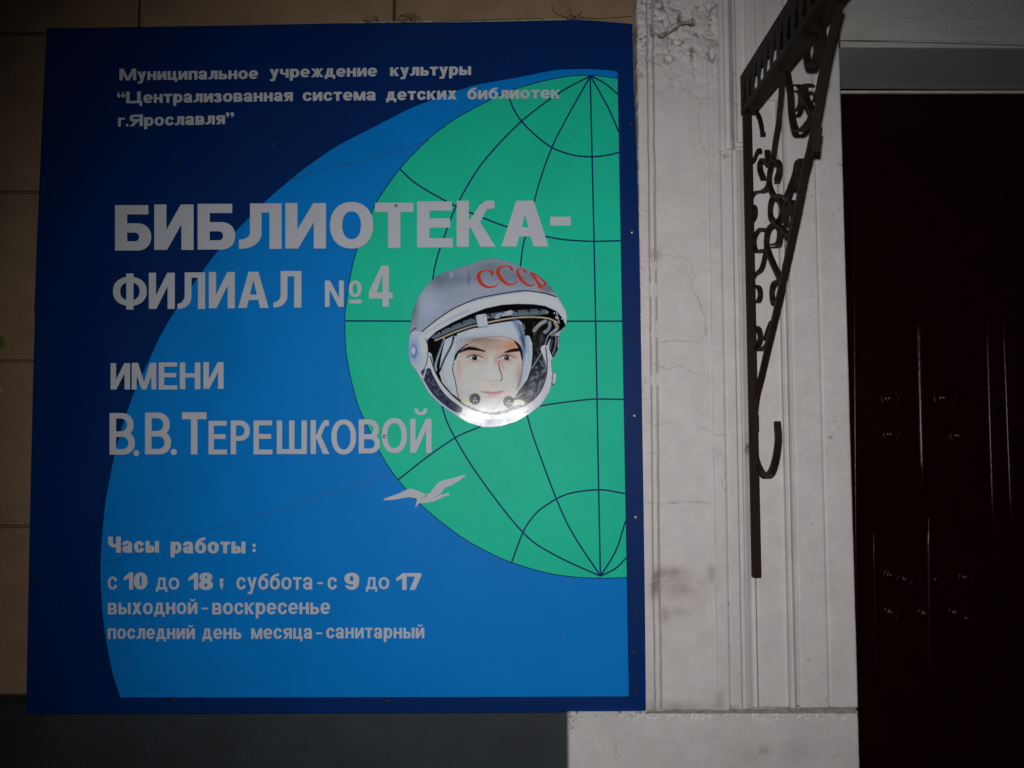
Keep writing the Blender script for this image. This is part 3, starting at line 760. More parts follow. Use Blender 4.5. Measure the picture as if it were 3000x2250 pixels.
def letter(name, ch, px0, px1, base0, H, v, h, cap, parent, res, y, thick, slope=0.0, asc=None):
    W = px1 - px0
    if asc is None:
        asc = H
    y1 = max(H * 1.36 if ch in 'Йй' else H, cap if ch in 'б“”' else H) * 1.05 + 1
    y0 = -H * .42 if ch in 'руцЦдДщ;Ф' else -1.0
    if ch == ';': y0 = -W
    nx = max(6, int((W + 2) / res)); ny = max(6, int((y1 - y0) / res))
    fn = lambda X, Y: glyph_fn(ch, X, Y, W, H, v, h, cap)
    vs, fs, sg = contour(fn, -1.0, W + 1.0, y0, y1, nx, ny)
    pts = [P(px0 + a, base0 + slope * a - b, y) for a, b in vs]
    n = len(pts)
    pts += [(a, b + thick, c) for a, b, c in pts]
    side = [(a, b, n + b, n + a) for a, b in sg]
    o = mesh(name, pts, fs + side, M['silver'], parent)
    o.data.materials.append(M['letter_edge'])
    k0 = len(fs)
    for p in o.data.polygons[k0:]: p.material_index = 1
    # drop unused back vertices
    bmm = bmesh.new(); bmm.from_mesh(o.data)
    bmesh.ops.delete(bmm, geom=[q for q in bmm.verts if not q.link_faces], context='VERTS')
    bmesh.ops.dissolve_limit(bmm, angle_limit=0.001, verts=bmm.verts[:], edges=bmm.edges[:], delimit={'MATERIAL'})
    bmm.to_mesh(o.data); bmm.free()
    return o
YT = YF - 0.0032
def L_(ch, x0, x1, t, b, v, h, res=1.15, th=0.0012):
    return letter('letter', ch, x0, x1, b, b - t, v, h, b - t, sign, res, YT, th)
big = [('Б', 337, 443, 601, 734), ('И', 452, 567, 599, 732), ('Б', 579, 689, 597, 731), ('Л', 700, 825, 596, 729), ('И', 836, 955, 595, 728), ('О', 967, 1093, 592, 728),
       ('Т', 1099, 1211, 594, 726), ('Е', 1222, 1326, 590, 725), ('К', 1338, 1452, 588, 723), ('А', 1469, 1607, 588, 722)]
for c, a, b, t, d in big: L_(c, a, b, t, d, 35.5 if c != 'А' else 41, 27)
letter('letter', '-', 1612, 1672, 661, 26, 5, 5, 26, sign, 2, YT, .0012)
for c, a, b, t, d in [('Ф', 331, 430, 804, 903), ('И', 436, 512, 799, 905), ('Л', 520, 601, 798, 905), ('И', 612, 688, 797, 903), ('А', 698, 787, 796, 902), ('Л', 801, 883, 794, 901)]:
    L_(c, a, b, t, d, 21 if c != 'А' else 23, 15.5)
L_('N', 952, 1007, 822, 899, 13.5, 12); L_('о', 1022, 1059, 822, 870, 11, 9)
letter('letter', '_', 1024, 1059, 889, 11, 5, 5, 11, sign, 2, YT, .0012)
L_('4', 1081, 1150, 779, 898, 18, 17)
for c, a, b, t, d in [('И', 324, 381, 1064, 1141), ('М', 386, 458, 1063, 1141), ('Е', 465, 520, 1062, 1141), ('Н', 527, 587, 1062, 1140), ('И', 596, 655, 1061, 1139)]:
    L_(c, a, b, t, d, 16, 12)
for c, a, b, t, d, q, w in [('В', 321, 395, 1210, 1332, 19, 16), ('В', 425, 501, 1209, 1331, 19, 16), ('Т', 533, 605, 1208, 1331, 19, 20)]:
    L_(c, a, b, t, d, q, w)
letter('letter', '.', 391, 408, 1336, 17, 5, 5, 17, sign, 1.5, YT, .0012); letter('letter', '.', 500, 518, 1333, 17, 5, 5, 17, sign, 1.5, YT, .0012)
for c, a, b, t, d in [('Е', 611, 665, 1233, 1331), ('Р', 676, 732, 1232, 1331), ('Е', 743, 798, 1232, 1331), ('Ш', 811, 899, 1232, 1330), ('К', 910, 965, 1231, 1330), ('О', 971, 1043, 1229, 1331),
                      ('В', 1051, 1113, 1229, 1328), ('О', 1119, 1192, 1225, 1327), ('Й', 1202, 1264, 1227, 1326)]:
    L_(c, a, b, t, d, 15.5, 14)

NAT = {'М': 1.04, 'Ц': 1.02, 'Я': .84, 'Ч': .66, 'м': .95, 'у': .74, 'н': .74, 'и': .76, 'ц': .80, 'п': .72, 'а': .74, 'л': .76, 'ь': .70, 'о': .78, 'е': .76, 'ч': .70, 'р': .76, 'ж': 1.02, 'д': .84,
       'к': .74, 'т': .68, 'ы': .98, 'з': .64, 'в': .74, 'я': .74, 'с': .72, 'х': .76, 'б': .78, 'г': .54, 'й': .76, '“': .66, '”': .66, '.': .22, '1': .48, '0': .68, '8': .70, '9': .70, '7': .66}
def word(txt, px0, px1, b0, xh, cap, v, h, b1=None, gap=0.13, digits=False, name='letter'):
    if b1 is None: b1 = b0
    sl = (b1 - b0) / (px1 - px0)
    ws = [(NAT[c] * (cap if (c.isupper() or c.isdigit()) else xh)) for c in txt]
    gp = gap * xh; k = (px1 - px0 - gp * (len(txt) - 1)) / sum(ws)
    x = px0
    for c, w in zip(txt, ws):
        Hh = cap if (c.isupper() or c.isdigit()) else xh
        w = w * k; up_ = 1.15 if c.isupper() else 1.0
        letter(name, c, x, x + w, b0 + sl * (x - px0), Hh, min(v * up_, w * .42), h * up_, cap, sign, 1.0, YT, 0.0007, slope=sl)
        x += w + gp
word('Муниципальное', 350, 756, 235.5, 25.5, 34, 9, 6, 231)
word('учреждение', 790, 1105, 228, 25.5, 34, 9, 6, 223.5)
word('культуры', 1143, 1380, 223, 25.5, 34, 9, 6, 219.5)
word('“Централизованная', 343, 858, 303, 26, 34, 9, 6, 296)
word('система', 887, 1101, 296, 26, 34, 9, 6, 294)
word('детских', 1131, 1338, 294, 26, 34, 9, 6, 291)
word('библиотек', 1369, 1641, 291, 26, 34, 9, 6, 288)
word('г.Ярославля”', 346, 686, 371, 26, 34, 9, 6, 363)
word('Часы', 317, 466, 1619, 34, 47, 12, 8)
word('работы', 500, 719, 1621, 34, 47, 11.5, 8)
letter('letter', ':', 740, 749, 1617, 24, 4, 4, 24, sign, 1.5, YT, .0007)
word('с', 316, 343, 1727, 38, 47, 7, 6.5)
word('10', 362, 432, 1727, 36, 50, 17, 9, gap=.06)
word('до', 457, 525, 1727, 35, 47, 7, 6.5)
word('18', 552, 624, 1728, 36, 50, 16, 9, gap=.06)
letter('letter', ';', 644, 654, 1717, 22, 4, 4, 24, sign, 1.3, YT, .0007)
word('суббота', 693, 916, 1727, 36, 47, 7.5, 6.5)
letter('letter', '-', 929, 946, 1711, 5, 4, 4, 5, sign, 1.5, YT, .0007)
word('с', 960, 987, 1727, 36, 47, 7.5, 6.5)
word('9', 1009, 1052, 1728, 36, 50, 16, 9)
word('до', 1072, 1140, 1726, 35, 47, 7, 6.5)
word('17', 1161, 1234, 1728, 36, 49, 16, 10, gap=.03)
word('выходной', 316, 578, 1800, 34, 46, 8, 6.5, 1799)
letter('letter', '-', 590, 609, 1785, 5, 4, 4, 5, sign, 1.5, YT, .0007)
word('воскресенье', 622, 967, 1800, 34, 46, 8, 6.5, 1799)
word('последний', 316, 571, 1872, 31, 44, 7.5, 6)
word('день', 593, 707, 1872, 31, 44, 7.5, 6)
word('месяца', 736, 915, 1872, 31, 44, 7.5, 6, 1871)
letter('letter', '-', 926, 944, 1858, 5, 4, 4, 5, sign, 1.5, YT, .0007)
word('санитарный', 956, 1243, 1870, 31, 44, 7.5, 6)

# ------------------------------------------------------------------ seagull
bp = lambda a, b: (1100 + a / 7.373, 1370 + b / 7.373)
gull = [(145, 680), (210, 655), (330, 620), (480, 570), (620, 500), (720, 462), (790, 455), (850, 475), (960, 525), (1090, 572), (1170, 560), (1230, 480), (1310, 370), (1390, 300), (1480, 268), (1620, 240), (1780, 195), (1900, 160), (1980, 162), (1890, 215), (1800, 290), (1640, 380), (1510, 430), (1440, 510), (1380, 578), (1480, 578), (1560, 540), (1600, 560), (1600, 595), (1480, 625), (1380, 680), (1240, 735), (1080, 758), (950, 768), (900, 810), (870, 868), (862, 850), (880, 770), (890, 715), (915, 675), (840, 655), (720, 638), (600, 655), (420, 690), (300, 700), (180, 702)]
plate('seagull', [bp(*q) for q in gull], YF - .0034, .0008, M['silver'], sign, side=M['letter_edge'])
M['gullshade'] = mat('gull_shade', (0.27, 0.27, 0.28), 0.5)
M['gulltip'] = mat('gull_tip', (0.06, 0.06, 0.07), 0.5)
for pts, mm in (([(950, 655), (1060, 625), (1095, 580), (1130, 590), (1080, 635), (1000, 655)], 'gullshade'), ([(1265, 648), (1330, 610), (1385, 575), (1385, 590), (1330, 628), (1275, 652)], 'gullshade'),
                ([(145, 690), (180, 668), (200, 675), (160, 698)], 'gulltip'), ([(205, 655), (272, 648), (272, 655), (210, 664)], 'gulltip'), ([(1845, 250), (1895, 212), (1900, 220), (1855, 262)], 'gulltip'),
                ([(1935, 175), (1975, 160), (1978, 168), (1940, 186)], 'gulltip')):
    plate('feather_mark', [bp(*q) for q in pts], YF - .0036, .0002, M[mm], sign)

# ------------------------------------------------------------------ portrait print (painted as colours of a fine mesh)
ZW, ZH, SC = 1722, 1659, 3.1305
st = 3.9
gx = np.arange(130, 1625, st); gy = np.arange(40, 1620, st)
IX, IY = np.meshgrid(gx, gy)
img = np.zeros(IX.shape + (3,)); img[:] = (150, 158, 175)
def sdf(pts, X, Y):
    d = seg_dist(X, Y, pts + [pts[0]])
    ins = np.zeros(X.shape, bool)
    for (ax, ay), (bx, by) in zip(pts, pts[1:] + [pts[0]]):
        c = ((ay > Y) != (by > Y)) & (X < (bx - ax) * (Y - ay) / (by - ay + 1e-12) + ax)
        ins ^= c
    return np.where(ins, -d, d)
def put(a, col):
    a = a[..., None]; img[:] = img * (1 - a) + np.array(col, float) * a
def poly(pts, col, soft=4, al=1.0, n=0):
    if n: pts = [tuple(p) for p in smooth_pts(pts, n, True)]
    put(np.clip(0.5 - sdf(pts, IX, IY) / soft, 0, 1) * al, col)
def line(pts, w, col, soft=3, al=1.0, n=5):
    if n and len(pts) > 2: pts = [tuple(p) for p in smooth_pts(pts, n)]
    put(np.clip(0.5 - (seg_dist(IX, IY, pts) - w / 2) / soft, 0, 1) * al, col)
def ell(cx, cy, rx, ry, col, soft=4, al=1.0, rot=0):
    c, s_ = math.cos(rot), math.sin(rot); dx = (IX - cx) * c + (IY - cy) * s_; dy = -(IX - cx) * s_ + (IY - cy) * c
    d = (np.hypot(dx / rx, dy / ry) - 1) * min(rx, ry)
    put(np.clip(0.5 - d / soft, 0, 1) * al, col)
def glow(cx, cy, rx, ry, col, al):
    put(np.exp(-(((IX - cx) / rx) ** 2 + ((IY - cy) / ry) ** 2)) * al, col)
OUT = [(900, 50), (1000, 62), (1110, 100), (1230, 150), (1330, 200), (1410, 270), (1480, 350), (1540, 440), (1590, 530), (1602, 600), (1588, 680), (1548, 722), (1532, 745), (1532, 850), (1510, 920), (1455, 990), (1460, 1060), (1466, 1105), (1508, 1105), (1495, 1200), (1456, 1222), (1440, 1280), (1360, 1400), (1250, 1482), (1130, 1550), (1000, 1590), (900, 1602), (830, 1600), (700, 1562), (600, 1505), (500, 1440), (430, 1390), (330, 1290), (260, 1160), (220, 1090), (165, 1020), (145, 930), (148, 820), (160, 740), (158, 690), (175, 600), (190, 520), (240, 400), (310, 300), (400, 215), (470, 180), (560, 155), (700, 110), (800, 70)]
BR = [(270, 725), (400, 620), (550, 520), (700, 450), (800, 415), (950, 385), (1100, 360), (1200, 350), (1300, 358), (1400, 375), (1500, 405)]
# dome
poly([(158, 720)] + BR[::1] + [(1560, 380), (1300, 20), (800, 20), (400, 150), (120, 400)], (136, 143, 158), 6)
glow(560, 240, 230, 110, (98, 110, 128), .8); glow(900, 130, 170, 70, (100, 116, 118), .7); glow(1150, 230, 330, 90, (95, 105, 115), .6)
glow(330, 480, 110, 130, (150, 155, 172), .8); glow(640, 180, 60, 60, (130, 138, 150), .6); glow(190, 500, 40, 140, (92, 112, 112), .8)
glow(700, 330, 200, 60, (145, 148, 160), .6); glow(1430, 330, 70, 50, (95, 105, 115), .7); glow(420, 250, 60, 60, (95, 110, 112), .6); glow(1000, 300, 200, 50, (140, 143, 155), .5)
glow(700, 240, 14, 60, (85, 98, 115), .5); glow(540, 205, 20, 40, (160, 165, 175), .5)
# brim
IN = [(320, 800), (400, 725), (550, 640), (700, 570), (850, 512), (1000, 480), (1150, 470), (1300, 475), (1400, 490), (1500, 535), (1560, 600), (1588, 670)]
poly(BR + [(1600, 560), (1600, 700)] + IN[::-1] + [(250, 800)], (166, 168, 186), 5)
line([(330, 720), (550, 575), (800, 465), (1100, 410), (1350, 420), (1510, 480)], 34, (182, 183, 200), 30, .7)
line([(300, 740), (480, 630), (700, 525)], 14, (120, 132, 168), 26, .7)
line(BR, 9, (14, 15, 22), 4); line([(690, 458), (950, 393), (1200, 358)], 8, (90, 105, 150), 12, .6)
# opening, dark
OP = IN + [(1545, 712), (1500, 740), (1440, 800), (1400, 880), (1425, 1000), (1420, 1150), (1380, 1270), (1290, 1375), (1150, 1440), (1000, 1485), (850, 1475), (700, 1425), (560, 1330), (450, 1200), (370, 1050), (320, 930)]
poly(OP, (14, 14, 18), 5)
# right interior greys
nz = fbm(IX, IY, 22, 301)
def mottle(pts, a, b, soft=10):
    m_ = np.clip(0.5 - sdf([tuple(p) for p in smooth_pts(pts, 4, True)], IX, IY) / soft, 0, 1)
    t = np.clip((nz - .35) / .3, 0, 1)[..., None]; c = np.array(a, float) * (1 - t) + np.array(b, float) * t
    img[:] = img * (1 - m_[..., None]) + c * m_[..., None]
mottle([(1290, 740), (1400, 700), (1400, 820), (1340, 960), (1290, 1060), (1300, 900)], (16, 18, 20), (62, 66, 70), 20)
mottle([(1350, 960), (1400, 900), (1425, 1040), (1405, 1170), (1340, 1290), (1240, 1350), (1225, 1280), (1270, 1130)], (40, 44, 54), (104, 110, 126), 12)
line([(1345, 1010), (1350, 1130), (1310, 1260)], 16, (22, 24, 34), 10, .8)
line([(1300, 715), (1350, 660), (1400, 630)], 34, (160, 165, 165), 6, .85)
for k in range(9): line([(1295 + k * 13, 705 - k * 9), (1312 + k * 13, 730 - k * 9)], 3, (20, 20, 22), 3, .9, 0)
line([(1440, 640), (1440, 690), (1400, 730)], 34, (140, 150, 155), 8, .8); line([(1490, 640), (1510, 690), (1460, 750)], 34, (150, 150, 135), 8, .85)
line([(1470, 650), (1450, 710), (1420, 750)], 10, (18, 18, 20), 5)
line([(1500, 700), (1430, 760), (1380, 890), (1280, 1060)], 9, (150, 155, 160), 4, .9); line([(1490, 720), (1440, 780), (1390, 900), (1295, 1060)], 3, (20, 20, 22), 3)
line([(1415, 860), (1450, 950), (1450, 990)], 16, (140, 145, 155), 5, .9)
poly([(1470, 770), (1525, 770), (1525, 850), (1500, 920), (1455, 975), (1440, 900), (1445, 820)], (28, 30, 34), 5, n=3)
line([(1500, 770), (1495, 850), (1470, 930)], 12, (130, 135, 145), 6, .9); line([(1522, 780), (1520, 870)], 10, (165, 168, 180), 4, .9)
line([(1465, 800), (1450, 880)], 8, (110, 116, 124), 5, .8)
# visor frame strip
poly([(350, 775), (500, 692), (650, 628), (760, 590), (880, 562), (1000, 543), (1150, 528), (1300, 518), (1410, 522), (1430, 562), (1300, 576), (1150, 582), (1000, 592), (880, 607), (780, 640), (600, 700), (450, 762), (385, 795)], (88, 102, 112), 4)
line([(380, 780), (600, 680), (880, 592), (1150, 560), (1400, 548)], 8, (120, 132, 142), 8, .5)
for (a, b) in ((432, 733), (525, 690), (630, 648), (745, 612), (890, 580), (1135, 545), (1247, 539), (1345, 536)):
    ell(a, b, 16, 16, (14, 14, 18), 4); ell(a - 4, b + 6, 7, 6, (150, 155, 165), 3)
for (a, b) in ((1420, 545), (1485, 555), (1555, 606), (1500, 600)): ell(a, b, 7, 8, (190, 192, 200), 3)
line([(1505, 550), (1515, 600), (1530, 645)], 8, (165, 168, 172), 3); line([(1495, 585), (1525, 600)], 6, (165, 168, 172), 3, n=0)
poly([(935, 605), (955, 568), (1020, 548), (1085, 526), (1108, 545), (1092, 575), (1000, 590), (960, 606)], (150, 155, 168), 4)
line([(960, 590), (1000, 575), (1010, 550), (1030, 560)], 5, (16, 16, 20), 3); line([(990, 592), (1092, 578)], 9, (16, 16, 20), 3, n=0)
# cream rim
line([(392, 806), (550, 738), (700, 684), (870, 642), (1000, 616), (1150, 596), (1300, 592), (1430, 604), (1510, 640)], 13, (172, 152, 126), 4)
line([(392, 815), (550, 748), (700, 694), (870, 652)], 4, (90, 70, 55), 3, .8)
# hood
poly([(590, 745), (700, 706), (880, 662), (1000, 638), (1150, 616), (1185, 640), (1205, 700), (1222, 755), (1255, 765), (1282, 830), (1283, 950), (1270, 1060), (1235, 1165), (1180, 1240), (1120, 1330), (1100, 1430), (900, 1470), (720, 1425), (640, 1360), (540, 1290), (455, 1190), (425, 1090), (445, 960), (480, 800)], (158, 166, 180), 5)
line([(470, 790), (400, 1010), (400, 1080)], 20, (150, 156, 172), 5, .9)
glow(600, 1180, 60, 120, (150, 155, 172), .4)
line([(560, 775), (540, 850), (480, 970), (430, 1090)], 17, (22, 24, 30), 4); line([(556, 800), (500, 930), (440, 1060)], 4, (130, 135, 140), 3)
line([(460, 800), (420, 900), (385, 1010)], 10, (20, 22, 28), 4)
line([(395, 960), (430, 880), (455, 800)], 16, (40, 52, 78), 10, .7); ell(572, 752, 20, 14, (18, 18, 22), 4)
line([(1120, 625), (1160, 700), (1195, 800), (1210, 900)], 46, (96, 120, 150), 34, .8); line([(1175, 780), (1205, 850), (1200, 950)], 26, (70, 100, 145), 18, .7)
for k in range(6): line([(1150 + k * 9, 640 + k * 6), (1175 + k * 7, 740), (1200 + k * 3, 850 + k * 8)], 3, (30, 48, 78), 3, .8)
line([(1190, 630), (1215, 700), (1222, 760)], 16, (22, 24, 30), 5); line([(1205, 650), (1212, 700)], 6, (150, 150, 140), 3, n=0)
line([(1222, 770), (1215, 900), (1205, 1010), (1185, 1140), (1160, 1230)], 20, (120, 138, 165), 14, .7)
line([(1285, 830), (1286, 950), (1272, 1065), (1235, 1170), (1185, 1245)], 5, (16, 16, 20), 4)
line([(880, 660), (1000, 640), (1150, 620)], 5, (60, 70, 90), 4)
# hair and face
FACE = [(572, 985), (600, 930), (680, 850), (790, 795), (900, 774), (1000, 772), (1080, 792), (1140, 828), (1180, 890), (1192, 960), (1186, 1060), (1172, 1160), (1140, 1250), (1085, 1340), (1000, 1420), (900, 1450), (780, 1425), (690, 1380), (625, 1340), (592, 1270), (578, 1180), (552, 1080), (558, 1020)]
poly(FACE, (184, 164, 156), 4, n=3)
glow(860, 850, 190, 70, (152, 128, 112), .8); glow(1090, 850, 70, 50, (196, 118, 84), .9); glow(690, 880, 70, 40, (140, 112, 98), .6)
glow(1150, 1010, 30, 90, (205, 170, 150), .6); glow(640, 1150, 70, 130, (178, 166, 166), .7); glow(760, 1080, 100, 60, (188, 170, 164), .5)
glow(640, 1290, 60, 60, (172, 152, 158), .7); glow(900, 1395, 120, 45, (196, 192, 196), .85); glow(1080, 1130, 60, 100, (190, 174, 166), .6)  # the chin glow paints a patch of flash glare into the colour
glow(905, 1050, 40, 130, (198, 182, 174), .6)
poly([(560, 1000), (572, 940), (600, 900), (680, 838), (700, 838), (660, 862), (625, 900), (600, 935), (580, 980)], (18, 14, 16), 4)
poly([(1110, 805), (1150, 828), (1185, 880), (1197, 960), (1192, 1000), (1178, 950), (1165, 900), (1140, 850)], (16, 13, 15), 4, n=2)
line([(560, 1010), (552, 1080), (577, 1180), (592, 1270), (610, 1330)], 6, (14, 14, 18), 4)
line([(1192, 960), (1186, 1060), (1168, 1170), (1135, 1260)], 5, (50, 44, 50), 4, .9)
line([(680, 845), (790, 792), (900, 771), (1000, 769), (1080, 789), (1145, 830)], 4, (90, 88, 96), 4, .9)
poly([(612, 915), (655, 880), (700, 863), (750, 868), (800, 884), (850, 900), (846, 912), (800, 902), (750, 896), (700, 892), (650, 905), (620, 922)], (28, 18, 16), 7)
poly([(1015, 918), (1060, 895), (1110, 880), (1160, 876), (1170, 905), (1110, 910), (1060, 918)], (26, 16, 14), 8)
glow(760, 935, 90, 18, (150, 112, 94), .7); glow(1050, 935, 70, 16, (150, 108, 88), .7)
for cx, sgn in ((755, 1), (1050, -1)):
    poly([(cx - 72, 962), (cx - 30, 944), (cx + 20, 944), (cx + 70, 968), (cx + 30, 984), (cx - 30, 986)], (168, 166, 170), 5, n=3)
    ell(cx - 2, 966, 24, 21, (30, 24, 26), 5); ell(cx - 2, 966, 9, 9, (8, 8, 10), 4); ell(cx - 9, 958, 5, 4, (190, 190, 195), 3)
    line([(cx - 76, 964), (cx - 30, 943), (cx + 20, 943), (cx + 76, 964)], 7, (20, 14, 14), 4)
    line([(cx - 50, 980), (cx, 990), (cx + 50, 982)], 3, (80, 60, 58), 4, .8)
line([(985, 990), (974, 1010), (982, 1070), (1000, 1120), (1005, 1155), (990, 1178)], 7, (52, 34, 38), 5, .95)
line([(1000, 990), (1012, 1060)], 26, (196, 128, 104), 26, .6, 0); line([(865, 1165), (905, 1180), (950, 1172), (985, 1182)], 6, (176, 124, 116), 8, .8)
poly([(800, 1274), (870, 1272), (920, 1276), (1012, 1268), (1000, 1295), (950, 1306), (880, 1300)], (186, 118, 122), 6)
line([(800, 1274), (870, 1284), (930, 1284), (1012, 1266)], 4, (140, 62, 70), 4, .9); line([(1000, 1275), (1022, 1248)], 4, (160, 100, 100), 5, .6, 0)
# softer modelling of the face and fine line work of the helmet
glow(610, 1060, 26, 110, (160, 140, 136), .55); glow(1160, 1120, 26, 120, (150, 122, 116), .6); glow(720, 1345, 60, 26, (150, 132, 136), .5)
glow(755, 1003, 70, 16, (160, 134, 126), .6); glow(1052, 1003, 60, 14, (162, 132, 120), .6); glow(905, 1325, 70, 10, (160, 134, 134), .6); glow(925, 1215, 26, 26, (168, 148, 144), .5)
glow(800, 800, 150, 24, (128, 108, 100), .7); glow(950, 985, 22, 40, (158, 126, 112), .7); glow(860, 975, 18, 30, (162, 136, 126), .6)
glow(690, 1215, 60, 60, (192, 172, 174), .5); glow(1110, 950, 60, 24, (170, 134, 118), .5)
for pts in ([(600, 735), (585, 800), (590, 850)], [(700, 720), (640, 770), (600, 860), (572, 940)], [(450, 1000), (470, 1150), (540, 1270)], [(1240, 790), (1250, 900), (1240, 1040), (1205, 1150)], [(640, 700), (760, 672), (860, 655)]):
    line(pts, 4, (112, 122, 142), 7, .7)
for pts in ([(1300, 640), (1290, 700), (1310, 780)], [(1380, 760), (1350, 850), (1330, 930)], [(1430, 900), (1400, 960), (1385, 1060)], [(1250, 1180), (1290, 1240), (1280, 1310)], [(1330, 1100), (1360, 1160), (1330, 1240)]):
    line(pts, 5, (126, 132, 142), 5, .6)
for pts in ([(1200, 640), (1225, 690), (1235, 745)], [(1150, 1270), (1190, 1240), (1225, 1190), (1260, 1110)], [(1175, 1290), (1200, 1240)], [(1280, 1080), (1300, 1120)]):
    line(pts, 4, (18, 18, 22), 3, .9)
# microphones, pads, lower wires
poly([(630, 1350), (700, 1320), (720, 1380), (690, 1410), (640, 1390)], (176, 174, 146), 6, n=3); poly([(1100, 1360), (1180, 1350), (1215, 1380), (1180, 1420), (1100, 1430)], (178, 178, 150), 6, n=3)
for cx, cy in ((755, 1342), (1066, 1365)):
    ell(cx, cy, 50, 52, (30, 30, 34), 5); line([(cx - 40, cy), (cx - 20, cy - 38), (cx + 20, cy - 40)], 6, (130, 130, 134), 4)
    ell(cx, cy + 3, 34, 36, (62, 62, 68), 5); ell(cx + 4, cy + 4, 26, 28, (26, 26, 30), 4)
    for q, w in ((2, -8), (-9, 14), (14, 16)): ell(cx + q, cy + w, 8, 8, (165, 165, 170), 3)
line([(1140, 1310), (1210, 1265), (1215, 1320), (1240, 1390)], 12, (22, 22, 26), 4); line([(1130, 1330), (1190, 1290)], 8, (175, 172, 140), 4, n=0)
mottle([(690, 1405), (760, 1430), (800, 1480), (1000, 1485), (1190, 1410), (1140, 1400), (1080, 1420), (1020, 1470), (850, 1462), (780, 1440)], (18, 18, 22), (96, 98, 108), 5)
line([(1050, 1400), (1080, 1440)], 26, (60, 60, 68), 8, .8, 0)
# lower ring
RG = [(1395, 885), (1440, 1000), (1445, 1100), (1425, 1190), (1385, 1290), (1290, 1395), (1150, 1468), (1000, 1510), (850, 1510), (700, 1462), (560, 1372), (430, 1230), (355, 1090), (325, 950)]
line(RG, 74, (164, 166, 188), 5); line([(q[0], q[1]) for q in RG], 22, (184, 184, 204), 18, .7)
inner = [(1405, 870), (1418, 1000), (1412, 1110), (1385, 1210), (1330, 1310), (1240, 1385), (1130, 1435), (1000, 1475), (860, 1478), (720, 1430), (590, 1345), (465, 1215), (390, 1085), (345, 950)]
line(inner, 9, (14, 14, 20), 4)
poly([(262, 1100), (340, 1060), (372, 1130), (440, 1250), (520, 1340), (640, 1430), (600, 1470), (480, 1410), (370, 1300), (300, 1190)], (60, 62, 84), 5, n=3)
mottle([(290, 1110), (345, 1090), (440, 1260), (560, 1380), (540, 1410), (400, 1310)], (48, 50, 72), (80, 84, 106), 8)
line([(340, 1060), (372, 1130), (440, 1250), (520, 1340), (640, 1430)], 5, (24, 26, 36), 3)
line([(240, 1110), (330, 1270), (440, 1380), (600, 1490), (800, 1580), (1000, 1578), (1180, 1510), (1350, 1390), (1430, 1260)], 20, (158, 160, 186), 8, .9)
line([(700, 1500), (900, 1540), (1100, 1515), (1250, 1450)], 14, (120, 118, 138), 14, .7); line([(850, 1560), (1000, 1560), (1130, 1520)], 14, (134, 122, 146), 14, .6)
line([(820, 1598), (950, 1530), (1140, 1470)], 4, (80, 80, 92), 3, .8); line([(790, 1590), (900, 1530)], 3, (90, 90, 104), 3, .7, 0)
glow(680, 1530, 70, 30, (205, 200, 215), .8)  # spot of flash glare painted into the ring's colour
line([(580, 1430), (590, 1450), (610, 1440), (615, 1465), (635, 1455), (640, 1485), (668, 1490)], 4, (20, 20, 24), 3)
# ear cup on the left
poly([(165, 745), (200, 720), (260, 735), (305, 790), (325, 860), (322, 960), (300, 1050), (262, 1095), (215, 1082), (168, 1015), (146, 930), (150, 820)], (158, 164, 194), 5, n=4)
glow(195, 900, 55, 110, (104, 124, 190), .85); glow(280, 860, 40, 90, (180, 180, 200), .6)
line([(305, 790), (325, 860), (322, 960), (300, 1050), (262, 1095)], 6, (16, 16, 22), 4)
ell(196, 905, 28, 58, (70, 104, 165), 7, .9); ell(192, 900, 20, 42, (150, 172, 220), 9, .9); ell(186, 905, 8, 12, (220, 225, 240), 5)
line([(160, 742), (185, 712), (216, 690)], 7, (20, 20, 26), 4)
line([(310, 1045), (300, 1090), (285, 1140)], 12, (160, 162, 180), 4); line([(250, 1095), (285, 1150), (290, 1110)], 10, (168, 170, 186), 4)
# buckle on strip
poly([(764, 582), (775, 572), (850, 560), (862, 572), (874, 664), (866, 674), (792, 684), (780, 676)], (160, 162, 176), 4); line([(780, 690), (876, 674)], 4, (20, 20, 24), 3, n=0)
line([(762, 584), (780, 684)], 4, (40, 42, 50), 3, n=0); ell(785, 595, 4, 4, (80, 82, 92), 3); ell(838, 580, 4, 4, (80, 82, 92), 3)
# clip at the right
poly([(1466, 1105), (1508, 1105), (1497, 1200), (1460, 1196)], (160, 163, 178), 4); line([(1470, 1105), (1462, 1200)], 6, (60, 62, 72), 4, n=0); line([(1458, 1205), (1490, 1212)], 10, (24, 24, 30), 4, n=0)
# red lettering of the helmet
RED = (182, 58, 46)
def taper(pts, ws):
    pts = smooth_pts([(a, b, w) for (a, b), w in zip(pts, ws)], 8)
    d = np.full(IX.shape, 1e9)
    for a in pts: d = np.minimum(d, np.hypot(IX - a[0], IY - a[1]) - a[2] / 2)
    put(np.clip(.5 - d / 4, 0, 1), RED)
taper([(915, 195), (905, 172), (865, 162), (812, 178), (788, 220), (806, 270), (845, 305), (890, 318), (940, 308), (970, 285)], [30, 20, 10, 22, 38, 34, 26, 18, 12, 8])
taper([(1095, 155), (1080, 135), (1040, 123), (985, 138), (965, 175), (985, 225), (1025, 270), (1070, 294), (1115, 285), (1142, 262)], [26, 20, 10, 20, 34, 34, 28, 18, 12, 8])
taper([(1222, 180), (1208, 162), (1180, 150), (1150, 160), (1150, 195), (1180, 245), (1225, 288), (1270, 305), (1308, 290)], [20, 14, 10, 18, 28, 28, 22, 14, 8])
taper([(1272, 190), (1298, 222), (1325, 262), (1360, 318)], [22, 26, 26, 28])
taper([(1276, 186), (1322, 204), (1375, 245), (1402, 285), (1385, 305), (1345, 285)], [10, 16, 22, 22, 12, 8])
